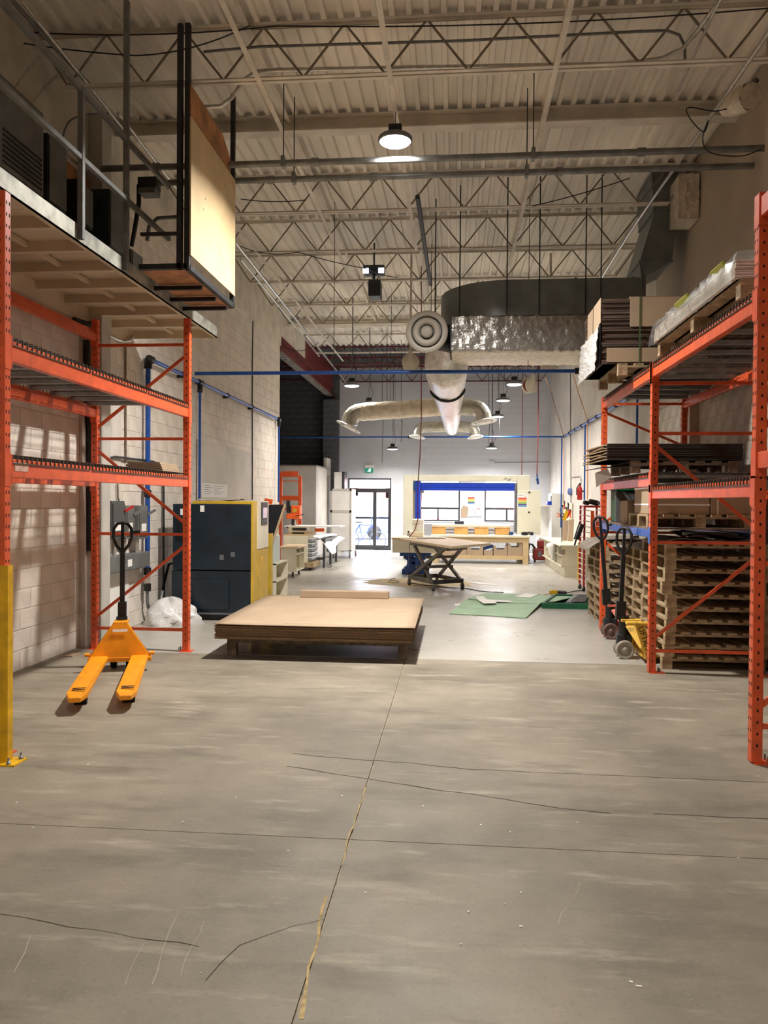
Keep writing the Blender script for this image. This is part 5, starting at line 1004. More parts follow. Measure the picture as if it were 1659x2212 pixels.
MB().box(D0+f, D1-f, y0+.035, y0+.041, zt_+.03, DT-f).build('transom_pane', GLASS, t)
def window(name, label, x0, x1, xm):
    t = thing(name, label, 'window', ((x0+x1)/2, FAR+.1, WB), world=True); del t['category']; t['kind'] = 'structure'; zr = P(950, 1098, Y=FAR).z
    for a in ((x0, x0+f, WB, WT), (x1-f, x1, WB, WT), (x0+f, x1-f, WT-f, WT), (x0+f, x1-f, WB, WB+f), (x0+f, x1-f, zr-.035, zr+.035), (xm-.03, xm+.03, WB+f, zr-.035)): MB().box(a[0], a[1], y0, y1, a[2], a[3]).build('window_frame', ALU, t)
    MB().box(x0+f, x1-f, y0+.035, y0+.041, zr+.035, WT-f).build('pane', GLASS, t); MB().box(x0+f, xm-.03, y0+.035, y0+.041, WB+f, zr-.035).build('pane', GLASS, t); MB().box(xm+.03, x1-f, y0+.035, y0+.041, WB+f, zr-.035).build('pane', GLASS, t); MB().box(x0, x1, FAR-.02, y0, WB-.03, WB).build('window_sill', WALLBLUE, t)
window('window_1', 'window seen through the left of the machine frame', W0, W1, P(946, 1110, Y=FAR).x); window('window_2', 'window seen through the right of the machine frame', V0, V1, P(1095, 1110, Y=FAR).x)
struct('ground', MB().box(-40, 40, FAR+.3, 90, -.16, -.06), mat('sunlit asphalt', (168, 166, 162), .85, 0, .1, 2))
REDB = mat('red facade', (222, 140, 132), .7); WHB = mat('white facade', (226, 222, 216), .7)
t = thing('building', 'red and white building across the lot, seen through door and windows', 'building', (0, 48, 0), world=True)
MB().box(-26, 26, 48, 56, -.1, 7.5).build('wall', WHB, t); 
for x0, x1, z0, z1 in ((-26, 26, 1.9, 2.5), (-4.2, -2.4, -.06, 3.8), (2.6, 7.5, -.06, 1.6), (-7.5, -5.9, -.06, 3.2), (.4, 1.3, 0, 3.9)): MB().box(x0, x1, 47.9, 48, z0, z1).build('red_panel', REDB, t)
for x in (-14, -10.5, -1.4, 3.2, 8, 12): w = MB().box(x, x+1.6, 47.86, 48, 2.6, 3.8).build('window', ALU, t); MB().box(x+.1, x+1.5, 47.85, 47.86, 2.7, 3.7).build('pane', mat('dark window glass', (90, 110, 140), .1), w)
def car(label, x, y, m, rz, van=False):
    t = thing('parked_car', label, 'car', (x, y, -.06), rz)
    prof = [(-2.2, .3), (-2.2, .85), (-1.5, .98), (-.9, 1.45), (.9, 1.5), (1.7, 1.0), (2.2, .9), (2.25, .3)] if not van else [(-2.5, .3), (-2.5, 1.9), (-2.4, 2.0), (1.1, 2.0), (1.7, 1.15), (2.4, 1.0), (2.45, .3)]
    MB().prism(prof, -.85, .85, 'y').build('body', m, t, .08, 3)
    for xx in (-1.4, 1.4):
        for s in (-.8, .8): o = MB(); o.lathe([(0, .1), (.2, .1), (.32, .09), (.33, 0), (.32, -.09), (0, -.1)], (xx, s, .33), (0, 1, 0), 20); o.build('wheel', RUBBER, t)
    MB().prism([(-1.2, 1.02), (-.8, 1.38), (.8, 1.42), (1.35, 1.04)] if not van else [(.2, 1.2), (.2, 1.8), (1.1, 1.8), (1.5, 1.2)], -.86, .86, 'y').build('side_glass', mat('car glass', (110, 120, 134), .08), t); return t
CARB = mat('blue car paint', (110, 130, 190), .3, .2, coat=.6)
car('blue van parked outside the glass door', -5.1, 36.5, CARB, 4, True); car('red car parked outside the windows', .6, 38, mat('red car paint', (214, 120, 116), .3, .2, coat=.6), 3)
t = thing('bicycle', 'bicycle leaning outside the glass door', 'bicycle', tuple(P(815, 1187, Y=28.3)), world=True)
c = P(816, 1172, Y=28.4); c.z = .28; c2 = c+Vector((-1.0, .2, 0)); TY = mat('grey tyre', (88, 96, 110), .6)
for k in (c, c2):
    w = MB().tube(arc(k, .3, 0, 360, 24, (1, -.15, 0), (0, 0, 1)), .022, 6, False).build('wheel', TY, t); o = MB()
    for a in range(0, 360, 45): o.cyl(k, k+Vector((math.cos(R(a))*.29, 0, math.sin(R(a))*.29)), .003, n=4)
    o.build('spoke', SILVER, w)['kind'] = 'stuff'
s1, s2 = c2+Vector((.3, 0, .55)), c+Vector((-.22, 0, .55)); bb = c2+Vector((.42, 0, .0))
for a, b in ((s1, s2), (s1, bb), (bb, s2), (bb, c2), (s1, c2), (s2, c)): MB().cyl(a, b, .016).build('frame_tube', BLUEMACH, t)
MB().tube([s2, s2+Vector((-.03, 0, .2)), s2+Vector((.1, -.05, .22))], .014, 6).build('handlebar', BLACK, t); MB().box(s1.x-.14, s1.x+.1, s1.y-.06, s1.y+.06, s1.z+.08, s1.z+.13).build('saddle', BLACK, t, .02); MB().cyl(s1, s1+Vector((0, 0, .1)), .013).build('seat_post', SILVER, t)
# exit sign
t = thing('exit_sign', 'green running man exit sign above the glass door', 'sign', tuple(P(797, 1020, Y=FAR-.05)), world=True)
a, b = P(788.5, 1011, Y=FAR-.06), P(806, 1021, Y=FAR-.06); G = mat('lit green sign', (30, 120, 96), .4, emit=.35); WS = mat('lit white sign', (235, 245, 240), .4, emit=.6)
MB().box(a.x, b.x, FAR-.06, FAR, b.z, a.z).build('panel', G, t); MB().box(a.x-.01, b.x+.01, FAR-.08, FAR, a.z, P(797, 1004, Y=FAR-.06).z).build('housing', WHITELAM, t, .006)
cx_, cz_ = (a.x+b.x)/2, (a.z+b.z)/2; h = (a.z-b.z); o = MB(); yy = FAR-.062
o.lathe([(.014, 0), (0, .001)], (cx_+.02, yy, cz_+h*.3), (0, -1, 0), 10); man = o
for p, q, w in (((.012, .2), (-.01, -.08), .03), ((-.01, -.08), (.02, -.2), .018), ((.02, -.2), (.0, -.36), .016), ((-.01, -.08), (-.03, -.24), .018), ((-.03, -.24), (-.06, -.26), .016), ((.012, .14), (.045, .02), .014), ((.012, .14), (-.03, .06), .014)): man.bar((cx_+p[0], yy, cz_+p[1]*h), (cx_+q[0], yy, cz_+q[1]*h), w, .002, (0, 1, 0))
man.box(cx_+.05, cx_+.06, yy-.001, yy+.001, b.z+.015, a.z-.015); man.build('pictogram', WS, t)['kind'] = 'stuff'
# dark glazed unit above the partition
t = thing('tall_locker', 'narrow tall white unit with dark side behind the rolling cabinet', 'locker', tuple(P(740, 1100, Y=26.2)), world=True)
a, b = P(722, 1020, Y=26.), P(737, 1020, Y=26.); MB().box(a.x, b.x, 26., 26.8, 0, a.z).build('body', WHITELAM, t); MB().box(b.x, b.x+.1, 26.1, 26.75, 0, a.z+.02).build('dark_side', ALU, t)
# ================================================================ PORTAL MACHINE before the windows
YM = 23.; t = thing('portal_machine', 'big cream machine frame with a blue gantry before the windows', 'machine', (.3, YM+.4, 0), world=True)
xa, xb, xc, xd = P(871, 1100, Y=YM).x, P(892, 1100, Y=YM).x, P(1117, 1100, Y=YM).x, P(1144, 1100, Y=YM).x; zt_, zu = P(1000, 1026, Y=YM).z, P(1000, 1039, Y=YM).z
MB().box(xa, xb, YM, YM+.6, 0, zt_).build('left_leg', MACHCREAM, t, .012); MB().box(xc, xd, YM, YM+.6, 0, zt_).build('right_leg', MACHCREAM, t, .012); MB().box(xb, xc, YM, YM+.6, zu, zt_).build('head_beam', MACHCREAM, t, .012)
xe = P(1168, 1100, Y=YM-.1).x; dz0, dz1 = P(1140, 1154, Y=YM-.1).z, P(1140, 1059, Y=YM-.1).z
d = MB().box(xc+.0, xe, YM-.14, YM-.01, dz0, dz1).build('cabinet_door', MACHCREAM, t, .01)
for z in (dz0+.05, (dz0+dz1)/2, dz1-.06): q = P(1143, 1100, Y=YM-.14); o = MB(); o.lathe([(.03, 0), (.028, .02), (0, .022)], (q.x, YM-.14, z), (0, -1, 0), 12); o.build('lock', ALU, d)
g0, g1 = P(897, 1100, Y=YM+.1).x, P(908, 1100, Y=YM+.1).x; gb0, gb1 = P(1000, 1060, Y=YM+.1).z, P(1000, 1043, Y=YM+.1).z
MB().box(g0, g1, YM+.05, YM+.3, P(900, 1127, Y=YM).z, P(900, 1034, Y=YM).z).build('gantry_column', BLUEMACH, t, .015); MB().box(xb+.01, xc-.01, YM+.1, YM+.35, gb0, gb1).build('gantry_beam', BLUEMACH, t, .012); MB().box(xb+.02, xc-.02, YM+.085, YM+.1, (gb0+gb1)/2-.01, (gb0+gb1)/2+.02).build('beam_rail', BLUEMACH, t)
MB().box(xb, g0+.02, YM+.02, YM+.3, gb0, gb1+.04).build('carriage', BLUELIFT, t, .01); MB().box(g1, g1+.1, YM+.04, YM+.2, gb0-.08, gb0-.0).build('cutting_head', GREYTOP, t); MB().box(xb, xb+.06, YM+.1, YM+.2, P(900, 1125, Y=YM).z, gb0).build('guide_rail', SILVER, t); MB().box(xc-.07, xc-.01, YM+.05, YM+.3, P(1110, 1150, Y=YM).z, gb1).build('guide_rail', GREYTOP, t)
o = MB(); 
for k in range(9): p_ = P(1088+k*1.7, 1037-2*math.sin(k*.8), Y=YM-.004); r_ = P(1090+k*1.7, 1034-2*math.sin(k*.9), Y=YM-.004); o.bar(p_, r_, .008)
o.build('dark_emblem', ALU, t)['kind'] = 'stuff'
TL = mat('lit tube', (250, 252, 255), .4, emit=1.6)
for a, b in ((910, 992), (1048, 1112)): MB().box(P(a, 1042, Y=YM+.37).x, P(b, 1042, Y=YM+.37).x, YM+.36, YM+.4, gb1-.005, gb1+.04).build('light_tube', TL, t)
def poster(label, px0, py0, px1, py1, y):
    a, b = P(px0, py0, Y=y), P(px1, py1, Y=y); t = thing('safety_poster', label, 'poster', ((a.x+b.x)/2, y, b.z), group='colour bar posters', world=True); w, h = b.x-a.x, a.z-b.z
    MB().box(a.x, b.x, y-.002, y, b.z, a.z).build('sheet', PAPER, t)
    for i, c in enumerate(((206, 52, 48), (236, 122, 52), (206, 196, 70), (128, 172, 74), (84, 78, 140), (92, 152, 206))): MB().box(a.x+w*.06, b.x-w*.06, y-.0028, y-.002, b.z+h*(.06+.112*(5-i)), b.z+h*(.06+.112*(5-i)+.1)).build('colour_bar', mat('poster colour %d' % i, c, .6), t)
    o = MB(); o.lathe([(w*.13, 0), (w*.1, .0008)], (b.x-w*.22, y-.002, a.z-h*.14), (0, -1, 0), 16); o.build('ring_mark', ALU, t); MB().box(a.x+w*.08, a.x+w*.55, y-.0028, y-.002, a.z-h*.13, a.z-h*.1).build('headline', ALU, t)
poster('colour bar poster on the cream cabinet door', 1118, 1066, 1139, 1097, YM-.142); poster('colour bar poster on the wall between the windows', 1010, 1067, 1026, 1091, FAR-.006)
a, b = P(996, 1092, Y=FAR-.01), P(1011, 1118, Y=FAR-.01)
o = MB(); o.prism([(a.x, b.z), (a.x, a.z-.12), (a.x+.08, a.z), (b.x, a.z-.05), (b.x-.04, b.z)], FAR-.012, FAR-.006, 'y'); solo('kraft_paper', o, CARD, 'torn brown kraft paper pinned to the far wall', 'paper')
for i, (p0, p1) in enumerate(((1011, 1024), (1027, 1040))):
    a, b = P(p0, 1099, Y=FAR-.01), P(p1, 1117, Y=FAR-.01); t = thing('clipboard', 'pale clipboard on the far wall, %s' % ('beside the brown paper', 'farther from the brown paper')[i], 'clipboard', ((a.x+b.x)/2, FAR-.01, b.z), group='clipboards', world=True)
    MB().box(a.x, b.x, FAR-.012, FAR-.005, b.z, a.z).build('board', GREYTOP, t); MB().box(a.x+.01, b.x-.01, FAR-.014, FAR-.012, b.z+.02, a.z-.01).build('paper', PAPER, t); MB().box((a.x+b.x)/2-.04, (a.x+b.x)/2+.04, FAR-.018, FAR-.012, a.z-.02, a.z+.01).build('clip', REDTOOL if i else SILVER, t)
# ================================================================ LONG TABLE with bins
YT = 21.9; zt_ = P(1040, 1156, Y=YT).z; xa, xb = P(935, 1180, Y=YT).x, P(1142, 1180, Y=YT).x
t = thing('long_table', 'long cream wooden table with a lower shelf before the machine', 'table', ((xa+xb)/2, YT+.5, 0), world=True)
MB().box(xa-.05, xb+.05, YT-.06, YT+1.0, zt_-.06, zt_).build('top', CREAMLAM, t, .01); MB().box(xa+.15, xb-.15, YT, YT+.04, zt_-.2, zt_-.06).build('apron', PLY, t)
for x in (xa, xb-.16):
    for y in (YT-.01, YT+.82): MB().box(x, x+.16, y, y+.12, 0, zt_-.06).build('leg', PLY, t)
zs = P(1040, 1200, Y=YT).z; MB().box(xa+.16, xb-.16, YT-.02, YT+.95, zs-.1, zs).build('lower_shelf', PLY, t)
def bin_(label, p0, p1, ptop, cut, m=CARD):
    a, b = P(p0, 1190, Y=YT+.02).x, P(p1, 1190, Y=YT+.02).x; z1 = P(1000, ptop, Y=YT+.02).z; t = thing('cardboard_bin', label, 'bin', ((a+b)/2, YT+.3, zs), group='bins under the long table', world=True); w = b-a
    o = MB()
    if cut: o.prism([(a, zs), (b, zs), (b, z1), (b-w*.15, z1), (b-w*.25, z1-.1), (a+w*.25, z1-.1), (a+w*.15, z1), (a, z1)], YT+.02, YT+.035, 'y')
    else: o.box(a, b, YT+.02, YT+.035, zs, z1)
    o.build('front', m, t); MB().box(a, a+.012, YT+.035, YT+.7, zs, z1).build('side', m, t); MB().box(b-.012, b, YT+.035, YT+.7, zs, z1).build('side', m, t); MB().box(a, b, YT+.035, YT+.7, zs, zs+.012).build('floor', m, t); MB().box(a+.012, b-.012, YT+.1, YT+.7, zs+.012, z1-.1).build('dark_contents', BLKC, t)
bin_('tan bin at the leg end of the table, with a printed mark', 1097, 1128, 1173, True); bin_('tan bin second from the visible table leg', 1066, 1096, 1178, True); bin_('low tan bin holding a dark blue packet', 1045, 1064.5, 1188, False); bin_('tan bin with a dark round hole in mid table', 1009, 1043.5, 1179, True); bin_('plain tan box under the table behind the scissor legs', 978, 1008, 1181, False); bin_('plain tan box partly hidden by the scissor lift', 948, 976, 1181, False)
q = P(1054, 1182, Y=YT+.2); solo('blue_packet', MB().obox((q.x, YT+.25, q.z), (.26, .3, .08), (0, -18, 0)), BLUELIFT, 'dark blue packet stuffed into the low bin', 'packet')
t = thing('drawer_rack', 'low wooden rack with four tan boxes standing on the long table', 'rack', (.1, YT+.4, zt_), world=True); z1 = P(1000, 1139, Y=YT+.3).z
xa_, xb_ = P(933, 1150, Y=YT+.3).x, P(1102, 1150, Y=YT+.3).x; MB().box(xa_, xb_, YT+.28, YT+.75, z1, z1+.06).build('top_board', MAPLE, t, .008)
for p0, p1 in ((933, 963), (981, 1011), (1025, 1055), (1070, 1102)): MB().box(P(p0, 1150, Y=YT+.3).x, P(p1, 1150, Y=YT+.3).x, YT+.3, YT+.7, zt_+.002, z1).build('box', mat('honey wood', (214, 164, 96), .55, 0, .1, 5), t, .006)
MB().box(xa_+.05, xb_-.05, YT+.68, YT+.72, zt_+.01, zt_+.04).build('rear_rail', WHITELAM, t); MB().box(xa_+.05, xb_-.05, YT+.68, YT+.72, z1-.1, z1-.06).build('rear_rail', WHITELAM, t)
for i, (px, m, w) in enumerate(((1104, BLUELIFT, .1), (1133, BLACK, .16), (1148, BLACK, .08))): q = P(px, 1152, Y=YT+.2); solo('hand_tool', MB().obox((q.x, YT+.2, zt_+.05), (w, .14, .09), (0, 0, 15)), m, ('small blue tool on the long table beside the machine leg', 'black sanding tool on the long table below the poster', 'small black clamp at the corner of the long table')[i], 'tool', bevel=.02)
solo('label_printer', MB().box(P(982, 1130, Y=25).x, P(1002, 1130, Y=25).x, 25, 25.3, P(990, 1132, Y=25).z, P(990, 1126, Y=25).z), ALU, 'dark flat box behind the wooden rack below the window', 'box', bevel=.01)
solo('far_counter', MB().box(-1., 1.9, 24.9, 25.6, 0, P(990, 1132, Y=25).z), WALLBLUE, 'pale low counter along the far wall under the windows', 'counter')
# ================================================================ SCISSOR TABLE
Zt = .93; A_, B_, C_ = P(863.6, 1163, Z=Zt), P(975, 1180, Z=Zt), P(1060, 1173, Z=Zt)
t = thing('scissor_table', 'rolling grey scissor lift table with a maple top', 'scissor table', tuple(P(940, 1262, Z=0)), world=True)
D_ = A_+C_-B_
o = MB(); o.add([Vector((p.x, p.y, z)) for z in (Zt-.045, Zt) for p in (A_, B_, C_, D_)], [(0, 1, 2, 3), (4, 5, 6, 7)]+[(i, (i+1) % 4, 4+(i+1) % 4, 4+i) for i in range(4)]); o.build('top', MAPLE, t, .004)
a, b, c = P(884, 1243, Z=.2), P(936, 1254, Z=.2), P(999, 1251, Z=.2); d = a+c-b; STG = mat('grey brown steel', (112, 106, 100), .45, .5, .2, 8)
def lv(p, z): return Vector((p.x, p.y, z))
for p, q in ((a, b), (b, c), (c, d), (d, a)): MB().bar(lv(p, .17), lv(q, .17), .05, .08).build('base_rail', STG if p is not b else DARKSTEEL, t)
u = (A_-B_).normalized(); vtop = (C_-B_).normalized()
ta_, tb_ = B_.lerp(A_, .82)+vtop*.12, B_.lerp(A_, .12)+vtop*.12; td_ = ta_+vtop*(c-b).length; tc_ = tb_+vtop*(c-b).length
for p, q in ((ta_, tb_), (tb_, tc_), (tc_, td_), (td_, ta_)): MB().bar(lv(p, Zt-.08), lv(q, Zt-.08), .05, .06).build('top_rail', STG, t)
for p0, p1, q0, q1, w in ((a, b, tb_, ta_, 0), (d, c, tc_, td_, 0)):
    lo0, lo1 = lv(p0.lerp(p1, .1), .2), lv(p0.lerp(p1, .9), .2); hi0, hi1 = lv(q1.lerp(q0, .1), Zt-.1), lv(q1.lerp(q0, .9), Zt-.1)
    MB().bar(lo0, hi1, .045, .06).build('scissor_arm', STG, t); MB().bar(lo1, hi0, .045, .06).build('scissor_arm', STG, t)
for f_, z in ((.3, .4), (.7, .62), (.62, .42)): MB().bar(lv(a.lerp(b, f_), z), lv(d.lerp(c, f_), z), .05, .05).build('cross_tube', STG, t)
MB().cyl(lv(a.lerp(c, .3), .2), lv(a.lerp(c, .45), .6), .03).build('hydraulic_ram', DARKSTEEL, t)
for p in (a, b, c, d): caster(t, p.x, p.y, .065, mat('grey rubber', (84, 78, 76), .7), .045)
sheet('white_paper', 'white paper sheet on the maple scissor table', 'paper', A_.x+.35, A_.x+.95, A_.y+.1, A_.y+.5, Zt+.003, PAPER, .004)
q = P(877, 1158, Z=Zt); t = thing('glue_bottle', 'small clear bottle with a black cap on the scissor table', 'bottle', (q.x+.05, q.y+.1, Zt), world=True); MB().lathe([(0, .0), (.035, .0), (.035, .06), (.02, .075)], (q.x+.05, q.y+.1, Zt+.001)).build('body', WHITEP, t); MB().cyl((q.x+.05, q.y+.1, Zt+.075), (q.x+.05, q.y+.1, Zt+.11), .022).build('cap', BLACK, t)
# blue lift table carrying a cream chest
q = P(868, 1241, Z=0); YL = q.y; xa, xb = q.x, P(925, 1230, Y=YL).x; t = thing('lift_table', 'dark blue hydraulic lift table under the cream chest', 'lift table', ((xa+xb)/2, YL+.4, 0), world=True); zl = P(890, 1194, Y=YL).z
MB().box(xa, xb, YL, YL+.9, 0, .13).build('base', BLUELIFT, t, .02); MB().box(xa-.05, xb+.05, YL-.03, YL+.95, zl-.08, zl).build('platform', BLUELIFT, t, .01)
for y in (YL+.08, YL+.8): MB().bar((xa+.08, y, .12), (xb-.05, y, zl-.08), .06, .1).build('scissor_arm', BLUELIFT, t); MB().bar((xb-.08, y, .12), (xa+.05, y, zl-.08), .06, .1).build('scissor_arm', BLUELIFT, t)
MB().box(xa+.12, xa+.2, YL+.0, YL+.05, .13, zl-.08).build('bracket', BLUELIFT, t); MB().box(xa+.3, xa+.38, YL+.0, YL+.05, .13, zl-.08).build('bracket', BLUELIFT, t)
xa2, xb2, z2 = P(848, 1180, Y=YL).x, P(942, 1180, Y=YL).x, P(890, 1165, Y=YL).z
t = thing('cream_chest', 'wide cream chest resting on the blue lift table', 'chest', ((xa2+xb2)/2, YL+.4, zl), world=True); MB().box(xa2, xb2, YL-.08, YL+1.2, zl+.001, z2).build('body', CREAMLAM, t, .012); MB().box(xa2-.02, xb2+.02, YL-.1, YL+1.22, z2, z2+.04).build('lid', MAPLE, t, .008)
t = thing('sewing_machine', 'boxy white machine head standing on the cream chest', 'machine', tuple(P(900, 1156, Y=YL+.8)), world=True); zz = z2+.041
x0, x1 = P(885, 1140, Y=YL+.5).x, P(915, 1140, Y=YL+.5).x
MB().box(x0, x1, YL+.3, YL+.9, zz, zz+.13).build('foot', CREAMLAM, t, .02); MB().box(x0+.08, x1, YL+.4, YL+.8, zz+.13, zz+.3).build('body', WHITELAM, t, .02); MB().box(x0+.06, x1-.0, YL+.4, YL+.8, zz+.3, zz+.42).build('head', WHITELAM, t, .02); MB().box(x0+.1, x1-.14, YL+.39, YL+.4, zz+.32, zz+.4).build('cover', CREAMLAM, t); MB().box(x0+.1, x1-.14, YL+.39, YL+.4, zz+.16, zz+.26).build('cover', CREAMLAM, t)
# ================================================================ RIGHT BENCH and wall things
BX, BY0, BY1 = P(1209, 1235, Z=.1).x, 18.25, 22.2; zt_ = P(1210, 1177, Y=BY0).z
t = thing('bench_cabinet', 'cream bench with a row of open cubbies along the right wall', 'bench', ((BX+WR)/2, 20, 0), world=True)
MB().box(BX-.04, WR-.06, BY0-.04, BY1, zt_-.04, zt_).build('worktop', CREAMLAM, t, .012); MB().box(BX, WR-.08, BY0, BY0+.02, .24, zt_-.04).build('end_panel', CREAMLAM, t); MB().box(BX+.08, WR-.08, BY0+.02, BY1-.05, 0, .22).build('plinth', CREAMLAM, t); MB().box(BX, WR-.08, BY0, BY1-.02, .22, .245).build('bottom_board', CREAMLAM, t); MB().box(BX+.45, WR-.08, BY0+.02, BY1-.02, .245, zt_-.04).build('back_panel', WHITELAM, t)
for k in range(5): y = BY0+.7*k; MB().box(BX, BX+.45, y+.7-.02, y+.7, .245, zt_-.04).build('divider', CREAMLAM, t); MB().box(BX+.02, BX+.45, y+.02, y+.68, .245+(zt_-.29)/2, .26+(zt_-.29)/2).build('shelf', CREAMLAM, t)
for k in range(8): solo('storage_tub', MB().box(BX+.04, BX+.36, BY0+.08+.7*(k//2), BY0+.6+.7*(k//2), .247 if k % 2 == 0 else .262+(zt_-.29)/2, .247+.16 if k % 2 == 0 else .262+(zt_-.29)/2+.15), GREYBOX if k % 3 else CARD, '%s tub in the %s row of bench cubbies, %s' % ('grey' if k % 3 else 'tan', ('lower', 'upper')[k % 2], ('nearest the camera', 'second along', 'third along', 'farthest along')[k//2]), 'tub', 'tubs in the bench cubbies', .01)
q = P(1195, 1190, X=BX-.03); o = MB(); o.tube([(BX-.05, q.y+.1, zt_-.08), (BX-.08, q.y, zt_-.12), (BX-.08, q.y, .6), (BX-.05, q.y, .3)], [.06, .13, .09, .03], 10); solo('white_bag', o, PAPER, 'white plastic bag hanging on the front of the bench', 'bag')
q = P(1216, 1192, Y=BY0-.003); solo('brown_label', MB().box(q.x-.04, q.x+.05, BY0-.004, BY0-.001, q.z-.06, q.z+.05), CARD, 'brown paper patch stuck on the bench end', 'paper')
t = thing('corner_cabinet', 'white open corner cabinet at the far right corner', 'cabinet', (2.9, 24, .75), world=True)
a, b = P(1165, 1091, Y=24.).x, WR-.02; za, zb_ = P(1180, 1162, Y=24.).z, P(1190, 1066, Y=24.).z; MB().box(a, b, 24., 24.9, za-.06, za).build('counter', WHITELAM, t); MB().box(a, b, 24.88, 24.9, za, P(1180, 1091, Y=24.).z).build('back', WHITELAM, t); MB().box(P(1192, 1091, Y=24.).x, b, 24., 24.88, za, zb_).build('side', WHITELAM, t); MB().box(a, b, 24.2, 24.88, 0, za-.06).build('base', WHITELAM, t); MB().box(a, P(1193, 1091, Y=24.).x, 24.0, 24.88, P(1180, 1094, Y=24.).z, P(1180, 1091, Y=24.).z).build('shelf', WHITELAM, t)
zz = P(1180, 1091, Y=24.).z+.001
t = thing('blue_vise', 'small blue machine with a black handle on the corner cabinet', 'tool', tuple(P(1187, 1090, Y=24.)), world=True); q = P(1187, 1090, Y=24.1); MB().box(q.x-.07, q.x+.1, 24.02, 24.3, zz, zz+.12).build('body', BLUEMACH, t, .02); MB().cyl((q.x+.05, 24.1, zz+.1), (q.x+.05, 24.1, zz+.28), .015).build('handle', BLACK, t); MB().box(q.x+.1, q.x+.2, 24.05, 24.2, zz, zz+.08).build('jaw', DARKSTEEL, t)
# pegboard with tools near the bench
t = thing('pegboard', 'cream pegboard with hanging tools above the bench', 'pegboard', tuple(P(1210, 1120, X=WR-.05)), world=True)
ya, yb = P(1205, 1100, X=WR-.05).y, P(1235, 1100, X=WR-.05).y; za, zb_ = P(1220, 1122, X=WR-.05).z, P(1220, 1086, X=WR-.05).z; MB().box(WR-.06, WR-.03, min(ya, yb), max(ya, yb), za, zb_).build('board', CREAMLAM, t)
TS = [('orange handled clamp', ORTOOL), ('black hand saw', BLACK), ('yellow grip clamp', YELLOW), ('red cased tape', REDTOOL), ('grey square', SILVER), ('brown handled hammer', WOODDK), ('yellow spray gun', OLIVE), ('dark pliers', DARKSTEEL)]
for i, (nm, m) in enumerate(TS):
    y = min(ya, yb)+.1+(abs(ya-yb)-.2)*i/7; z = za+.08+(zb_-za-.2)*((i*3) % 5)/5; tt = thing('hand_tool', nm+' hanging on the cream pegboard', 'tool', (WR-.09, y, z), group='tools on the pegboard', world=True)
    MB().obox((WR-.08, y, z+.08), (.03, .05, .18), (20*(i % 3-1), 0, 0)).build('handle', m, tt, .008); MB().obox((WR-.08, y, z+.2), (.035, .14, .06), (15*(i % 2), 0, 0)).build('head', DARKSTEEL if m is not DARKSTEEL else SILVER, tt, .008)
t = thing('hanging_tools', 'cluster of orange clamps and a hose coil at the pegboard edge', 'tool', tuple(P(1220, 1125, Y=19.5)), world=True)
c = P(1214, 1113, Y=19.5); MB().tube(arc(c, .045, 0, 360, 14, (1, 0, 0), (0, 0, 1)), .014, 6, False).build('ring', BLACK, t); MB().bar(c+Vector((-.05, 0, .02)), c+Vector((-.13, 0, .05)), .02).build('jaw', ORTOOL, t); MB().bar(c+Vector((-.05, 0, -.02)), c+Vector((-.13, 0, -.04)), .02).build('jaw', ORTOOL, t); MB().bar(c+Vector((.05, .02, -.12)), c+Vector((.12, .02, .1)), .08).build('clamp_body', YELLOW, t); MB().bar(c+Vector((.1, .02, -.06)), c+Vector((.2, .02, .12)), .07).build('clamp_body', REDTOOL, t); MB().cyl(c+Vector((0, .0, -.0)), (c.x, c.y, zt_), .01).build('rod', DARKSTEEL, t)
for i, (p0, p1, top, ry) in enumerate(((1215, 1226, 1125, 20.3), (1227, 1238, 1122, 20.0))):
    a, b = P(p0, 1157, Y=ry).x, P(p1, 1157, Y=ry).x; z = P(1220, top, Y=ry).z; o = MB(); o.add([(a, ry, zt_), (b, ry, zt_), (b+.04, ry+.12, z), (a+.04, ry+.12, z), (a, ry+.05, zt_), (b, ry+.05, zt_), (b+.04, ry+.17, z), (a+.04, ry+.17, z)], [(0, 1, 2, 3), (4, 5, 6, 7), (0, 1, 5, 4), (1, 2, 6, 5), (2, 3, 7, 6), (3, 0, 4, 7)]); solo('cardboard_offcut', o, CARD, 'cardboard offcut leaning on the bench by the wall, %s' % ('with pale prints', 'plain')[i], 'cardboard', 'cardboard on the bench')
t = thing('fire_extinguisher', 'small red fire extinguisher hanging on the right wall', 'extinguisher', tuple(P(1252, 1080, X=WR-.12)), world=True); q = P(1252, 1080, X=WR-.12); o = MB(); o.lathe([(0, 0), (.06, 0), (.065, .03), (.065, .28), (.03, .35), (.02, .38)], q); o.build('cylinder', REDTOOL, t); MB().box(q.x-.02, q.x+.02, q.y-.05, q.y+.03, q.z+.38, q.z+.42).build('valve', BLACK, t); MB().tube([q+Vector((-.02, -.03, .4)), q+Vector((-.08, -.05, .3)), q+Vector((-.08, -.04, .12))], .012, 6).build('hose', BLACK, t); MB().box(q.x+.06, WR-.014, q.y-.02, q.y+.02, q.z+.2, q.z+.24).build('bracket', BLACK, t)
q = P(1232, 1062, X=WR-.05); solo('blue_hat', MB().lathe([(.0, 0), (.1, 0), (.11, .03), (.08, .1), (.0, .12)], (WR-.012, q.y, q.z), (-1, 0, 0)), mat('dull blue cloth', (96, 116, 168), .8), 'dull blue hat hanging on the right wall', 'hat')
cable('thin conduit with a bend on the right wall above the bench', [P(1232, 800, X=WR-.03), P(1233, 1030, X=WR-.03), P(1233, 1120, X=WR-.03)], .012, GREYTOP, 'thin_conduit', 'conduit')
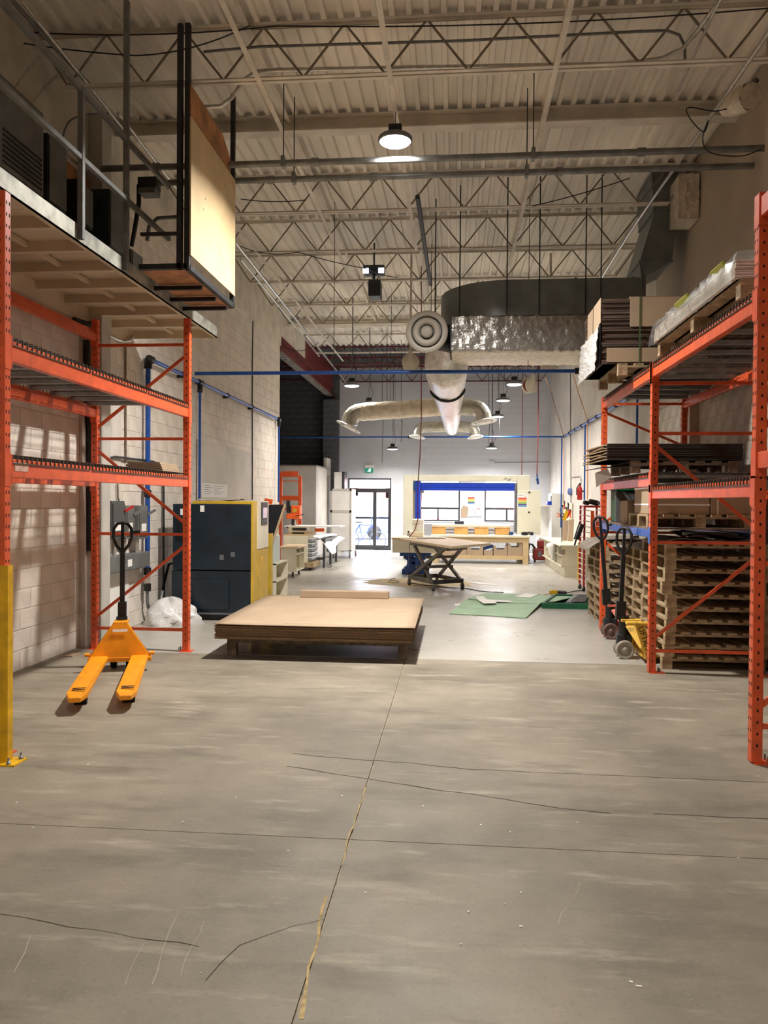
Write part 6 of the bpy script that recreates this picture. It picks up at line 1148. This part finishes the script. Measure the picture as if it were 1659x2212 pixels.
cable('thin looped conduit on the right wall over the extinguisher', [P(1234, 1031, X=WR-.03), P(1252, 1029, X=WR-.03), P(1255, 1034, X=WR-.03), P(1255, 1066, X=WR-.03)], .01, GREYTOP, 'thin_conduit', 'conduit')
cable('thin conduit along the far wall with a small box', [P(1065, 1000, Y=FAR-.02), P(1190, 998, Y=FAR-.02)], .01, GREYTOP, 'thin_conduit', 'conduit')
q = P(1063, 999, Y=FAR-.03); solo('junction_box', MB().box(q.x-.07, q.x+.07, FAR-.06, FAR-.002, q.z-.06, q.z+.06), WALLBLUE, 'small pale junction box on the far wall above the machine', 'junction box', bevel=.01)
# red machine under the table corner
DKRED = mat('maroon plastic', (128, 36, 34), .45)
t = thing('red_vacuum', 'red shop machine with black hose between table and bench', 'vacuum', tuple(P(1168, 1213, Z=0)), world=True); q = P(1168, 1214, Z=0); MB().box(q.x-.22, q.x+.22, q.y-.2, q.y+.2, .06, .4).build('tank', DKRED, t, .04); MB().box(q.x-.1, q.x+.2, q.y-.15, q.y+.2, .4, .62).build('motor_head', DKRED, t, .04); MB().tube([q+Vector((-.15, -.1, .35)), q+Vector((-.25, -.1, .5)), q+Vector((-.33, -.05, .52)), q+Vector((-.36, 0, .3)), q+Vector((-.34, 0, .03))], .03, 8).build('hose', BLACK, t); MB().box(q.x-.1, q.x, q.y-.21, q.y-.2, .16, .32).build('label', GREYTOP, t)
for s in (-1, 1): MB().cyl((q.x+s*.18, q.y-.1, .03), (q.x+s*.18, q.y-.16, .03), .03).build('caster', RUBBER, t)
# red wire trolley
q = P(1262, 1278, Z=0); YR = q.y; xa, xb = P(1262, 1180, Y=YR).x, P(1298, 1180, Y=YR).x; zt_ = P(1280, 1092, Y=YR).z
t = thing('wire_trolley', 'red wire trolley with white rungs and an orange panel', 'trolley', ((xa+xb)/2, YR+.3, 0), world=True); WR_ = mat('white rung', (236, 220, 212), .4)
for x in (xa, xb):
    for y in (YR, YR+.5): MB().box(x-.018, x+.018, y-.018, y+.018, .1, zt_).build('post', REDTOOL, t)
k = 0; z = .2
while z < zt_-.05:
    MB().cyl((xa, YR-.02, z), (xa+.12, YR-.02, z-.02), .01, n=6).build('rung', WR_, t); MB().cyl((xb-.1, YR-.02, z), (xb, YR-.02, z), .01, n=6).build('rung', WR_, t); MB().cyl((xa-.02, YR, z), (xa-.02, YR+.5, z), .01, n=6).build('rung', WR_, t); z += .105
MB().box(xa, xb, YR-.02, YR+.52, zt_-.04, zt_).build('top_tray', REDTOOL, t); o = MB(); o.prism([(xa+.12, 1.0), (xb-.02, 1.0), (xb-.02, zt_-.15), (xb-.1, 1.2), (xa+.18, zt_-.1), (xa+.12, zt_-.1)], YR+.02, YR+.035, 'y'); o.build('orange_panel', ORTOOL, t); MB().box(xa+.12, xb-.05, YR+.02, YR+.035, .4, .8).build('orange_panel', ORTOOL, t)
for x in (xa, xb): caster(t, x, YR+.02, .05); caster(t, x, YR+.48, .05)
q = P(1281, 1088, Y=YR+.2)
for i, (dx, m, s) in enumerate(((-.12, BLACK, (.12, .1, .08)), (.02, BLACK, (.2, .1, .1)), (.14, GREYTOP, (.16, .08, .06)))): solo('power_tool', MB().obox((q.x+dx, YR+.25, zt_+s[2]/2+.012), s, (0, 12, 10)), m, ('black power tool at the aisle end of the red trolley top', 'black framed tool in the middle of the red trolley top', 'grey tool against the rack post on the red trolley top')[i], 'tool', 'tools on the red trolley', .025)
q = P(1252, 1150, Y=YR-.1); o = MB(); o.bar(P(1258, 1132, Y=YR-.1), P(1246, 1165, Y=YR-.1), .09, .07); o.bar(P(1246, 1160, Y=YR-.1), P(1241, 1178, Y=YR-.1), .03); o.bar(P(1252, 1128, Y=YR-.1), P(1240, 1165, Y=YR-.1), .02); solo('black_tool', o, BLACK, 'black long tool hanging at the side of the red trolley', 'tool')
q = P(1251, 1235, Y=17.6); solo('yellow_plank', MB().box(q.x-.03, q.x+.03, 17.55, 17.65, 0, P(1251, 1172, Y=17.6).z), YELLOW, 'narrow yellow plank standing at the bench end', 'plank')
# ================================================================ FLOOR THINGS
def flat(name, label, cat, px, z, m, th=.006, lift=None):
    vs = [P(*q, Z=z) for q in px]; n = len(vs); o = MB()
    if lift: vs = [v+Vector((0, 0, l)) for v, l in zip(vs, lift)]
    o.add(vs+[v+Vector((0, 0, th)) for v in vs], [tuple(range(n)), tuple(range(n, 2*n))]+[(i, (i+1) % n, n+(i+1) % n, n+i) for i in range(n)]); return solo(name, o, m, label, cat)
flat('green_mat', 'pale green mat on the floor, nearest of two, edge lifted', 'mat', [(970, 1326), (1050, 1330), (1136, 1336), (1171, 1307), (1090, 1303), (1008, 1299)], .004, GREEN, .01, [0, 0, 0, .05, .045, .03])
flat('green_mat', 'pale green mat on the floor behind, under white paper strips', 'mat', [(1011, 1294), (1074, 1301), (1140, 1305), (1199, 1300), (1240, 1290), (1130, 1284), (1045, 1282)], .05, GREEN, .01)
flat('paper_strip', 'white crossed paper strip on the green mats', 'paper', [(1027, 1288), (1044, 1288), (1052, 1295), (1104, 1298), (1103, 1301), (1070, 1300), (1073, 1303), (1045, 1304), (1032, 1296)], .064, PAPER, .003)
flat('paper_sheet', 'white paper sheet on the rear green mat', 'paper', [(1111, 1289), (1135, 1282), (1162, 1284), (1146, 1291)], .064, PAPER, .003)
flat('paper_scrap', 'small white paper strip left of the green mats', 'paper', [(982, 1305), (1003, 1304), (996, 1308), (983, 1308)], .001, PAPER, .003)
flat('white_strip', 'long thin white strip on the floor beyond the scissor table', 'strip', [(1004, 1256), (1030, 1258), (1078, 1263), (1074, 1265), (1030, 1261)], .001, PAPER, .004)
t = thing('green_tray', 'dark green shallow steel tray on the floor beside the pallets', 'tray', tuple(P(1240, 1313, Z=0)), world=True)
a, b, c, d = P(1172, 1314, Z=0), P(1279, 1316, Z=0), P(1279, 1296, Z=0), P(1208, 1296, Z=0); hh = .09
a.y = b.y = min(a.y, b.y); c.y = d.y = max(c.y, d.y); d.x = a.x+.35
for p, q in ((a, b), (b, c), (c, d), (d, a)): MB().bar(p+Vector((0, 0, hh/2)), q+Vector((0, 0, hh/2)), .04, hh).build('rim', GREENDK, t)
MB().quad(a+Vector((0, 0, .006)), b+Vector((0, 0, .006)), c+Vector((0, 0, .006)), d+Vector((0, 0, .006))).build('floor_plate', GREENDK, t); MB().bar(a.lerp(b, .55)+Vector((0, .1, hh)), d.lerp(c, .55)+Vector((0, -.1, hh)), .1, .012).build('slotted_strip', GREYTOP, t)
for k in range(6): f_ = .6+.05*k; MB().bar(a.lerp(b, f_)+Vector((0, .15, hh)), d.lerp(c, f_)+Vector((0, -.15, hh)), .03, .012).build('grille_bar', BLACK, t)
t = thing('cordless_drill', 'yellow and black corded tool lying on the floor', 'tool', tuple(P(1205, 1280, Z=0)), world=True); a, b, c = P(1187, 1279, Z=.05), P(1204, 1279, Z=.05), P(1224, 1281, Z=.04)
MB().bar(a, b, .09, .08).build('body', YELLOW, t, .02); MB().bar(b, c, .09, .07).build('grip', BLACK, t, .02); MB().tube([c, P(1240, 1277, Z=.02), P(1262, 1275, Z=.012)], .01, 6).build('cord', BLACK, t)
cable('black cord trailing across the floor under the scissor table', [P(880, 1258, Z=.01), P(905, 1262, Z=.01), P(950, 1268, Z=.01), P(1005, 1271, Z=.01), P(1040, 1277, Z=.01), P(1088, 1280, Z=.01)], .008)
cable('loose black cord coils on the sawdust', [P(838, 1256, Z=.01), P(848, 1259, Z=.01), P(862, 1258, Z=.01), P(858, 1254, Z=.01), P(842, 1254, Z=.01), P(850, 1249, Z=.01), P(878, 1243, Z=.012), P(885, 1175, Y=16.2)], .006)
cable('thin yellow cord lying by the white paper', [P(1162, 1284, Z=.01), P(1176, 1285, Z=.01), P(1190, 1281, Z=.01)], .006, YELLOW)
o = MB(); SAW = mat('sawdust', (196, 172, 120), .9, 0, .3, 5, c2=(180, 172, 156)); c = P(905, 1258, Z=0); n = 40
vs = [c+Vector((0, 0, .0015))]+[c+Vector((math.cos(2*math.pi*i/n)*1.25*random.uniform(.8, 1.1), math.sin(2*math.pi*i/n)*1.0*random.uniform(.75, 1.1), .0012)) for i in range(n)]
o.add(vs, [(0, 1+i, 1+(i+1) % n) for i in range(n)]); tag(o.build('sawdust', SAW), 'yellowish sawdust scattered around the scissor table', 'sawdust', None, 'stuff')
o = MB()
for i in range(36):
    p = P(random.uniform(30, 1640), random.uniform(1470, 2150), Z=0); s_ = random.uniform(.003, .008); o.obox((p.x, p.y, .002), (s_*random.uniform(1, 3), s_, .003), (0, 0, random.uniform(0, 180)))
tag(o.build('floor_debris', PAPER), 'tiny white crumbs scattered over the concrete floor', 'debris', None, 'stuff')
